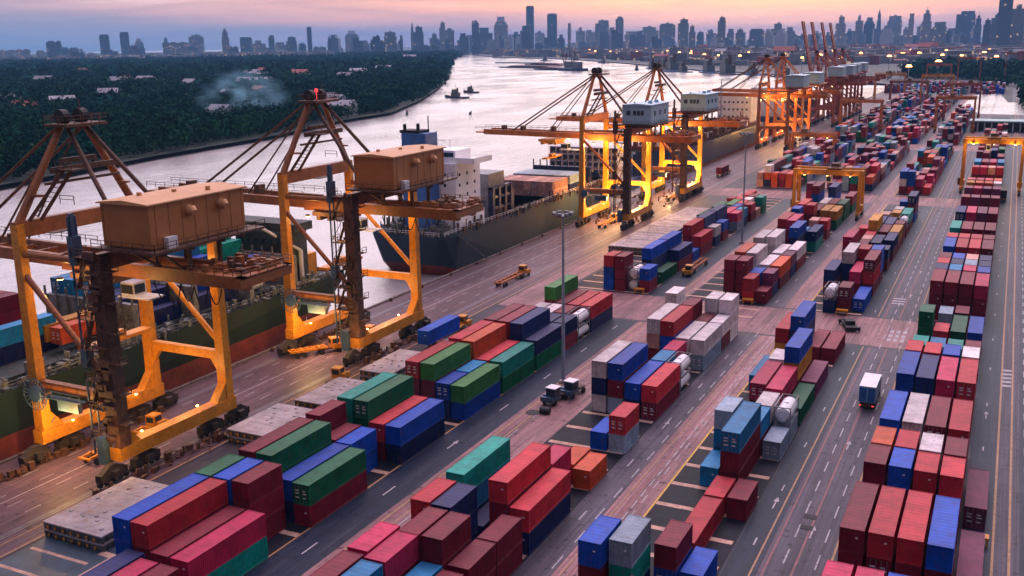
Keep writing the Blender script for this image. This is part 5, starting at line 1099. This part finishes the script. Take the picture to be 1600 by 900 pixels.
def barge(x, y, L, w_, ang, label, load):
    r = empty('barge', (x, y, -2.2), R(ang)); tag(r, label, 'barge', 'barges moored in mid river'); b = MB(); b.prism([(-L/2, 2.6), (-L/2+4, -.5), (L/2-4, -.5), (L/2, 2.6)], -w_/2, w_/2); b.build('hull', M['hullnavy'], r)
    if load: b = MB(); b.prism([(-L*.38, 2.6), (L*.38, 2.6), (L*.3, 5.4), (-L*.3, 5.4)], -w_*.38, w_*.38); b.build('cargo', M['deckred'], r)
barge(-1290, 2680, 190, 40, 62, 'longest low barge string, topmost in mid river', 0)
barge(-1080, 2420, 170, 36, 60, 'loaded barge below the longest string in mid river', 1)
barge(-1010, 2180, 230, 44, 62, 'dark barge string running into the crane boats', 1)
barge(-905, 2040, 80, 40, 60, 'short barge at the foot of the floating cranes', 1)
for i, (x, y) in enumerate(((-860, 2010), (-820, 1960))):
    r = empty('floating_crane', (x, y, -2.2), R(60)); tag(r, ['floating crane among the barges, left one', 'floating crane among the barges, right one'][i], 'floating crane'); b = MB(); b.box(-14, 14, -32, 32, -.5, 5); b.build('hull', M['hullnavy'], r); b = MB(); b.box(-7, 7, -22, -6, 5, 18); b.build('deckhouse', M['steel'], r); b = MB(); b.beam((0, 0, 5), (4, 20, 46), 2.0, 2.0, 1.0, 1.0); b.beam((0, 0, 5), (0, -6, 36), 1.6); b.beam((0, -6, 36), (4, 20, 46), .5); b.build('jib', M['dark'], r)
tug(-1330, 2950, 50, 60, M['hullnavy'], 'small dark vessel beyond the barge strings'); tug(-1000, 2600, 40, 65, M['hullnavy'], 'small tug right of the barge strings')
# moored row below the far bank
for i, (x, y) in enumerate([(-690, 2080), (-640, 2010), (-600, 1935), (-560, 1870), (-500, 1830), (-450, 1770), (-395, 1720), (-330, 1640)]):
    tug(x, y, 70+(i % 3)*20, 35, M['hullnavy'] if i % 2 else M['bluepaint'], ['first', 'second', 'third', 'fourth', 'fifth', 'sixth', 'seventh', 'eighth'][i]+' from the left of the vessels moored along the far bank', name='moored_vessel', cat='vessel')

# ============================================================ hatch covers, vehicles, masts, small things
def hatch(x0, x1, y0, y1, z, label, layers=1, grp='hatch covers laid out on the quay side'):
    r = empty('hatch_cover', (x0, y0, z)); tag(r, label, 'hatch cover', grp); w_, l_ = x1-x0, y1-y0
    b = MB(); b.box(0, w_, 0, l_, .75, .95)
    for y in np.arange(.6, l_, 3.1): b.box(.1, w_-.1, y, y+.06, .95, .975)
    for _ in range(12): x, y = random.uniform(.6, w_-1), random.uniform(.6, l_-1); b.box(x, x+.35, y, y+.35, .95, 1.06)
    b.build('top_plate', M['slab'], r)
    b = MB(); b.box(.12, w_-.12, .12, l_-.12, .1, .75); 
    for x in np.arange(.2, w_-.3, .8): b.box(x, x+.14, -.02, .12, .0, .75)
    for y in np.arange(.2, l_-.3, .8): b.box(w_-.12, w_+.02, y, y+.14, .0, .75); b.box(-.02, .12, y, y+.14, 0, .75)
    b.build('edge_frame', M['slabside'], r)
    b = MB()
    for x in np.arange(.7, w_-.5, 1.3): b.box(x, x+.32, -.12, -.03, .2, .55)
    b.build('cleat', M['yellow'], r)
    return r
def pile(x0, x1, y0, y1, n, what):
    for i in range(n): hatch(x0, x1, y0, y1, .02+i*1.03, f"{what}, {'upper' if i == n-1 else 'lower'} cover")
pile(-100.4, -90.6, 74.5, 88.5, 2, 'pale hatch cover at near left, orange glow on it'); pile(-100.6, -91.6, 107.0, 119.0, 2, 'pale hatch cover beside the pink container tops'); pile(-99.3, -90.6, 121.3, 133.6, 2, 'glowing hatch cover left of the teal containers')
pile(-98.4, -91.8, 138.3, 151.6, 2, 'yellow lit hatch cover behind the teal containers')
for j in range(5): pile(-97.2, -86.2, 257.5+j*11.3, 268.4+j*11.3, 2, f"{['nearest', 'second', 'third', 'fourth', 'farthest'][j]} of five hatch piles by the orange cranes")
hatch(-98, -90, 318, 336, .02, 'flat pale cover past the long hatch piles'); hatch(-98, -89, 160.8, 168, .02, 'orange lit flat cover behind the blue tarpaulin load')

def wheels(b, xs, ys, r=.5, w=.32):
    for y in ys:
        for x in xs: b.tube((x-w/2, y, r), (x+w/2, y, r), r, seg=12)
def terminal_truck(x, y, ang, label, cabm, trail=12.6, trm=None, cab_h=2.7, name='terminal_truck', group=None, loadflag=True):
    """tractor at +y end, trailer reaching to -y"""
    r = empty(name, (x, y, 0), R(ang)); tag(r, label, 'truck', group)
    b = MB(); b.box(-1.2, .5, 3.4, 5.2, .9, cab_h); b.box(-1.15, 1.15, 5.2, 5.9, .7, 1.5); b.box(.55, 1.15, 3.6, 5.2, .8, 1.7); c = b.build('cab', cabm, r)
    if cabm == M['steelblue']: b = MB(); b.box(-1.3, .6, 3.3, 5.3, cab_h, cab_h+.1); b.build('cab_roof', M['white'], c)
    b = MB(); b.box(-1.12, .42, 5.2, 5.24, 1.6, cab_h-.2); b.box(-1.24, -1.2, 3.7, 5.0, 1.6, cab_h-.2); b.box(.5, .54, 3.7, 5.0, 1.7, cab_h-.2); b.box(-1.0, .3, 3.36, 3.4, 1.6, cab_h-.25); b.build('windscreen', M['glass'], c)
    b = MB(); b.box(-.5, .5, .4, 5.6, .65, .95); b.box(-.9, .9, .6, 2.2, .95, 1.15); b.build('chassis', M['dark'], r)
    for yy in (4.9, 1.4):
        for s in (-1, 1): b = MB(); wheels(b, (s*.95,), (yy,)); b.build('wheel', M['black'], r)
    if trail:
        b = MB()
        for xx in (-.75, .75): b.box(xx-.12, xx+.12, 2.2-trail, 2.4, 1.0, 1.42)
        for yy in np.arange(2.2-trail, 2.3, trail/6.0): b.box(-1.2, 1.2, yy, yy+.22, 1.18, 1.42)
        tr = b.build('trailer', trm or M['yellow'], r)
        b = MB(); wheels(b, (-.95, .95), (3.6-trail, 4.9-trail)); b.build('wheels', M['black'], tr)
    b = MB(); b.box(-1.0, -.8, 5.9, 5.94, .95, 1.15); b.box(.8, 1.0, 5.9, 5.94, .95, 1.15); b.build('headlight', M['glass'], r)
    return r
# white box truck in the grey lane: heavy truck seen from behind
r = empty('box_truck', (-16.4, 158.8, 0)); tag(r, 'white roofed box truck driving away in the grey lane', 'truck')
b = MB(); b.box(-1.25, 1.25, 0, 7.0, 1.15, 3.75); bx_ = b.build('cargo_box', M['paleblue'], r); b = MB(); b.box(-1.27, 1.27, -.03, 7.03, 3.75, 3.82); b.build('roof', M['white'], bx_)
b = MB()
for s in (-1, 1): b.box(s*.62-.56, s*.62+.56, -.04, -.01, 1.25, 3.6)
b.build('rear_door', M['bluepaint'], bx_)
b = MB(); b.box(-1.15, 1.15, 7.4, 9.3, .9, 3.0); cb_ = b.build('cab', M['white'], r); b = MB(); b.box(-1.0, 1.0, 9.28, 9.34, 1.9, 2.8); b.box(-1.18, -1.14, 7.9, 9.0, 1.9, 2.8); b.box(1.14, 1.18, 7.9, 9.0, 1.9, 2.8); b.build('windscreen', M['glass'], cb_)
b = MB(); b.box(-.5, .5, .2, 9, .7, 1.15); b.box(-1.2, 1.2, -.1, .1, .55, .8); b.build('chassis', M['dark'], r)
for yy in (1.5, 2.8, 8.3):
    for s in (-1, 1): b = MB(); wheels(b, (s*.98,), (yy,)); b.build('wheel', M['black'], r)
for s in (-1, 1): b = MB(); b.box(s*.95-.16, s*.95+.16, -.14, -.1, .6, .76); b.build('tail_light', M['redlamp'], r)
# white cabbed tractor by the lamp mast, cab nearest the camera
terminal_truck(-62.3, 145.4, 172, 'tractor with white cab roof parked against the tall lamp mast', M['steelblue'], trail=0, cab_h=2.9)
terminal_truck(-60.9, 149.6, 172, 'second tractor with white cab roof just behind the lamp mast', M['steelblue'], trail=0, cab_h=2.9)
terminal_truck(-106.6, 218.5, 0, 'orange flatbed truck alone on the open quay', M['yellow'], trail=12.5, trm=M['orange'])
terminal_truck(-69.0, 243.0, 180, 'orange skeletal trailer truck facing camera between the blocks', M['yellow'], trail=13.5, trm=M['orange'])
terminal_truck(-113.2, 101.5, 4, 'yellow truck and trailer under the nearest crane', M['yellow'], trail=12.5)
terminal_truck(-110.6, 156.5, 4, 'yellow truck passing under the second crane', M['yellow'], trail=0)
r = terminal_truck(-115.2, 147.5, -35, 'yellow trailer standing before the second crane', M['yellow'], trail=7)
terminal_truck(-112.5, 300, 2, 'yellow truck under the nearer orange crane', M['yellow'], trail=12.5); terminal_truck(-109.5, 362, 2, 'yellow truck under the farther orange crane', M['yellow'], trail=12.5)
terminal_truck(-107, 372, 0, 'truck hauling a maroon box past the orange cranes', M['yellow'], trail=12.8); terminal_truck(-109.5, 432, 0, 'farther truck hauling a maroon box along the quay', M['yellow'], trail=12.8)
individual('S', 0, -108.2, 361.5, 0, 'L', 'M', 1, 'maroon box riding the truck past the orange cranes', 'containers riding on trucks', z0=1.44)
individual('S', 0, -110.7, 421.5, 0, 'L', 'M', 1, 'maroon box riding the farther truck along the quay', 'containers riding on trucks', z0=1.44)
terminal_truck(-97.2, 170.5, 4, 'small yellow truck pulling the blue covered load', M['yellow'], trail=12.8)
individual('S', 0, -98.0, 157.3, 0, 'L', 'B', 1, 'blue covered box riding a trailer beside the quayside block', 'containers riding on trucks', z0=1.44)
terminal_truck(-100.5, 132, 8, 'yellow truck waiting behind the glowing hatch cover', M['yellow'], trail=0)
terminal_truck(-.2, 400, 0, 'dark truck under the glowing yard gantry', M['dark'], trail=12.5); individual('S', 0, -1.4, 390, 0, 'L', 'D', 1, 'black box riding the truck under the glowing gantry', 'containers riding on trucks', z0=1.44)
# yellow chassis ends at the block ends
for i, (x, y, lab) in enumerate([(-75.2, 216.0, 'yellow steel stand beneath the maroon stack past crossing'), (-49.9, 216.0, 'yellow steel stand beside the bright red stack'), (-29.6, 214.6, 'yellow steel stand under the tank past crossing'), (-.2, 117.9, 'tan trailer end between the purple maroon boxes')]):
    r = empty('steel_stand', (x, y, 0)); tag(r, lab, 'stand'); b = MB(); b.box(0, 2.3, 0, 1.2, .9, 1.2); b.build('top', M['yellow'], r)
    for sx in (.15, 2.15): b = MB(); b.beam((sx, .2, 0), (sx, .2, .9), .18); b.beam((sx, 1, 0), (sx, 1, .9), .18); b.build('leg', M['yellow'], r)
# lamp masts
def mast(x, y, h, label, m='pole', lit=0, col='whitelamp', lean=0):
    r = empty('lamp_mast', (x, y, 0)); tag(r, label, 'lamp mast'); b = MB(); b.tube((0, 0, 0), (0, 0, h), .34, .17, 12); b.build('pole', M[m], r)
    b = MB(); b.box(-.6, .6, -.6, .6, 0, .5); b.build('base', M['concrete'], r)
    b = MB(); b.tube((0, 0, h-.2), (0, 0, h), 1.5, 1.5, 14); hd = b.build('head_ring', M['steel'], r)
    for k in range(8):
        t = 2*math.pi*k/8; b = MB(); c = Vector((1.5*math.cos(t), 1.5*math.sin(t), h+.25)); b.box(c.x-.32, c.x+.32, c.y-.32, c.y+.32, c.z-.2, c.z+.22); b.build('lamp_head', M['steel'] if not lit else M[col], hd)
    return r
mast(-65.2, 151.4, 29.3, 'tall grey lamp mast in front of green and blue boxes'); mast(-66.4, 284.2, 31, 'tall slim lamp mast beside the hatch piles', 'pole')
mast(-95, 1010, 42, 'far lamp mast with glowing orange head', 'pole', 1, 'sodiumfar'); mast(-100.8, 560, 26, 'pale mast by the distant pair of cranes'); mast(18, 300, 26, 'lamp mast standing on the right road edge') if False else None
# tall navigation mast on the river side
r = empty('signal_mast', (-130, 500, 0)); tag(r, 'thin lattice signal mast behind the orange cranes', 'mast'); b = MB(); b.tube((0, 0, 0), (0, 0, 38), .5, .2, 6); b.beam((-3, 0, 32), (3, 0, 32), .3); b.build('pole', M['pole'], r)
# bollards along the quay edge
for i, y in enumerate(np.arange(62, 420, 14)):
    b = MB(); b.tube((0, 0, .28), (0, 0, .75), .26, .22, 10); b.tube((0, 0, .75), (0, 0, .98), .42, .34, 10); o = b.build('bollard', M['dark'], loc=(QX+.6, float(y), -.27)); tag(o, 'squat dark mooring bollard on the quay edge', 'bollard', 'mooring bollards along the quay edge')
# dark steel frame on the crossing, bin, drain covers
r = empty('lifting_frame', (-25.6, 205.6, 0), R(20)); tag(r, 'black steel lifting frame lying on the paved crossing', 'lifting frame')
b = MB(); b.box(-1.1, 1.1, -3.0, 3.0, .5, .9); b.box(-1.5, 1.5, -3.2, -2.8, .3, 1.0); b.box(-1.5, 1.5, 2.8, 3.2, .3, 1.0); b.build('beam', M['black'], r); b = MB(); b.box(-.9, .9, -1, 1, .9, 1.7); b.beam((-1.3, -3, 0), (-1.3, -3, .5), .2); b.beam((1.3, 3, 0), (1.3, 3, .5), .2); b.beam((-1.3, 3, 0), (-1.3, 3, .5), .2); b.beam((1.3, -3, 0), (1.3, -3, .5), .2); b.build('stand', M['black'], r)
for x, y, rr_, lab, mm in ((-17.7, 117.6, .75, 'nearer of two black drain covers in the grey lane', 'black'), (-17.6, 114.6, .75, 'farther of two black drain covers in the grey lane', 'black'), (-64.0, 136.3, 1.0, 'black round cover on the pink paving below the mast', 'black')):
    b = MB(); b.box(x-rr_, x+rr_, y-rr_*.75, y+rr_*.75, .02, .05) if 'round' not in lab else b.tube((x, y, .02), (x, y, .05), rr_*1.2, seg=18); b.quad((x-rr_*.8, y-.1, .06), (x+rr_*.8, y-.1, .06), (x+rr_*.8, y+.1, .06), (x-rr_*.8, y+.1, .06)); tag(b.build('drain_cover', M[mm]), lab, 'drain cover')
r = empty('waste_drum', (-61.9, 136.6, 0)); tag(r, 'dark drum lying on the paving in front of the tractor', 'drum'); b = MB(); b.tube((-.9, 0, .55), (.7, 0, .55), .55, seg=14); b.build('body', M['black'], r); b = MB(); b.tube((-.96, 0, .55), (-.9, 0, .55), .4, seg=14); b.build('lid', M['white'], r)
# quay clutter under the cranes
def gearpile(x0, x1, y0, y1, n, label):
    b = MB()
    for _ in range(n):
        x, y = random.uniform(x0, x1), random.uniform(y0, y1); s = random.uniform(.15, .7)
        if random.random() < .6: b.box(x, x+s, y, y+s*1.4, .01, random.uniform(.2, 1.3))
        else: b.beam((x, y, .15), (x+random.uniform(-2, 2), y+random.uniform(-3, 3), random.uniform(.2, .9)), .12)
    return tag(b.build('lashing_gear', M['dark']), label, 'lashing gear', kind='stuff')
gearpile(-120.4, -118.9, 60, 112, 150, 'jumble of lashing gear under the nearest crane'); gearpile(-104, -101.6, 84, 112, 90, 'dark gear along the landside rail of the nearest crane'); gearpile(-120.4, -118.9, 146, 172, 80, 'jumble of lashing gear under the second crane'); gearpile(-104, -101.8, 146, 170, 70, 'dark gear beside the landside rail of the second crane')
gearpile(-120, -103, 298, 316, 45, 'lit jumble of gear under the nearer orange crane'); gearpile(-120, -103, 335, 376, 60, 'lit jumble of gear under the farther orange crane')
# ---- smoke over the wood
def volume_box(name, x0, x1, y0, y1, z0, z1): b = MB(); b.box(x0, x1, y0, y1, z0, z1); return b
sm = bpy.data.materials.new('smoke'); sm.use_nodes = True; t = sm.node_tree; t.nodes.clear(); o_ = N(t, 'ShaderNodeOutputMaterial'); pv = N(t, 'ShaderNodeVolumePrincipled'); L_(t, pv.outputs[0], o_.inputs['Volume'])
tcn = N(t, 'ShaderNodeTexCoord'); nz = N(t, 'ShaderNodeTexNoise'); nz.inputs['Scale'].default_value = 4.5; nz.inputs['Detail'].default_value = 4; L_(t, tcn.outputs['Generated'], nz.inputs[0])
ln = N(t, 'ShaderNodeVectorMath', operation='DISTANCE'); L_(t, tcn.outputs['Generated'], ln.inputs[0]); ln.inputs[1].default_value = (.5, .5, .4)
fo_ = M_(t, 'MULTIPLY', M_(t, 'SUBTRACT', .5, ln.outputs['Value'], clamp=True), 2.4); dn = M_(t, 'MULTIPLY', M_(t, 'MULTIPLY', M_(t, 'SUBTRACT', nz.outputs[0], .47, clamp=True), fo_), .3); L_(t, dn, pv.inputs['Density']); pv.inputs['Color'].default_value = (.35, .75, .95, 1)
b = MB(); b.box(-595, -515, 600, 680, 1, 46); tag(b.build('smoke', sm), 'thin bluish smoke drifting over the riverside wood', 'smoke', kind='stuff')
# ---- haze
# (density set here)
hz = bpy.data.materials.new('haze_air'); hz.use_nodes = True; t = hz.node_tree; t.nodes.clear(); o_ = N(t, 'ShaderNodeOutputMaterial'); pv = N(t, 'ShaderNodeVolumePrincipled'); L_(t, pv.outputs[0], o_.inputs['Volume']); pv.inputs['Color'].default_value = (.22, .56, 1.0, 1); pv.inputs['Density'].default_value = HAZE; pv.inputs['Anisotropy'].default_value = 0.0
b = MB(); b.box(-15000, 9500, -900, 27000, -8, 330); tag(b.build('haze', hz), 'pale blue evening haze over river and city', 'haze', kind='stuff')
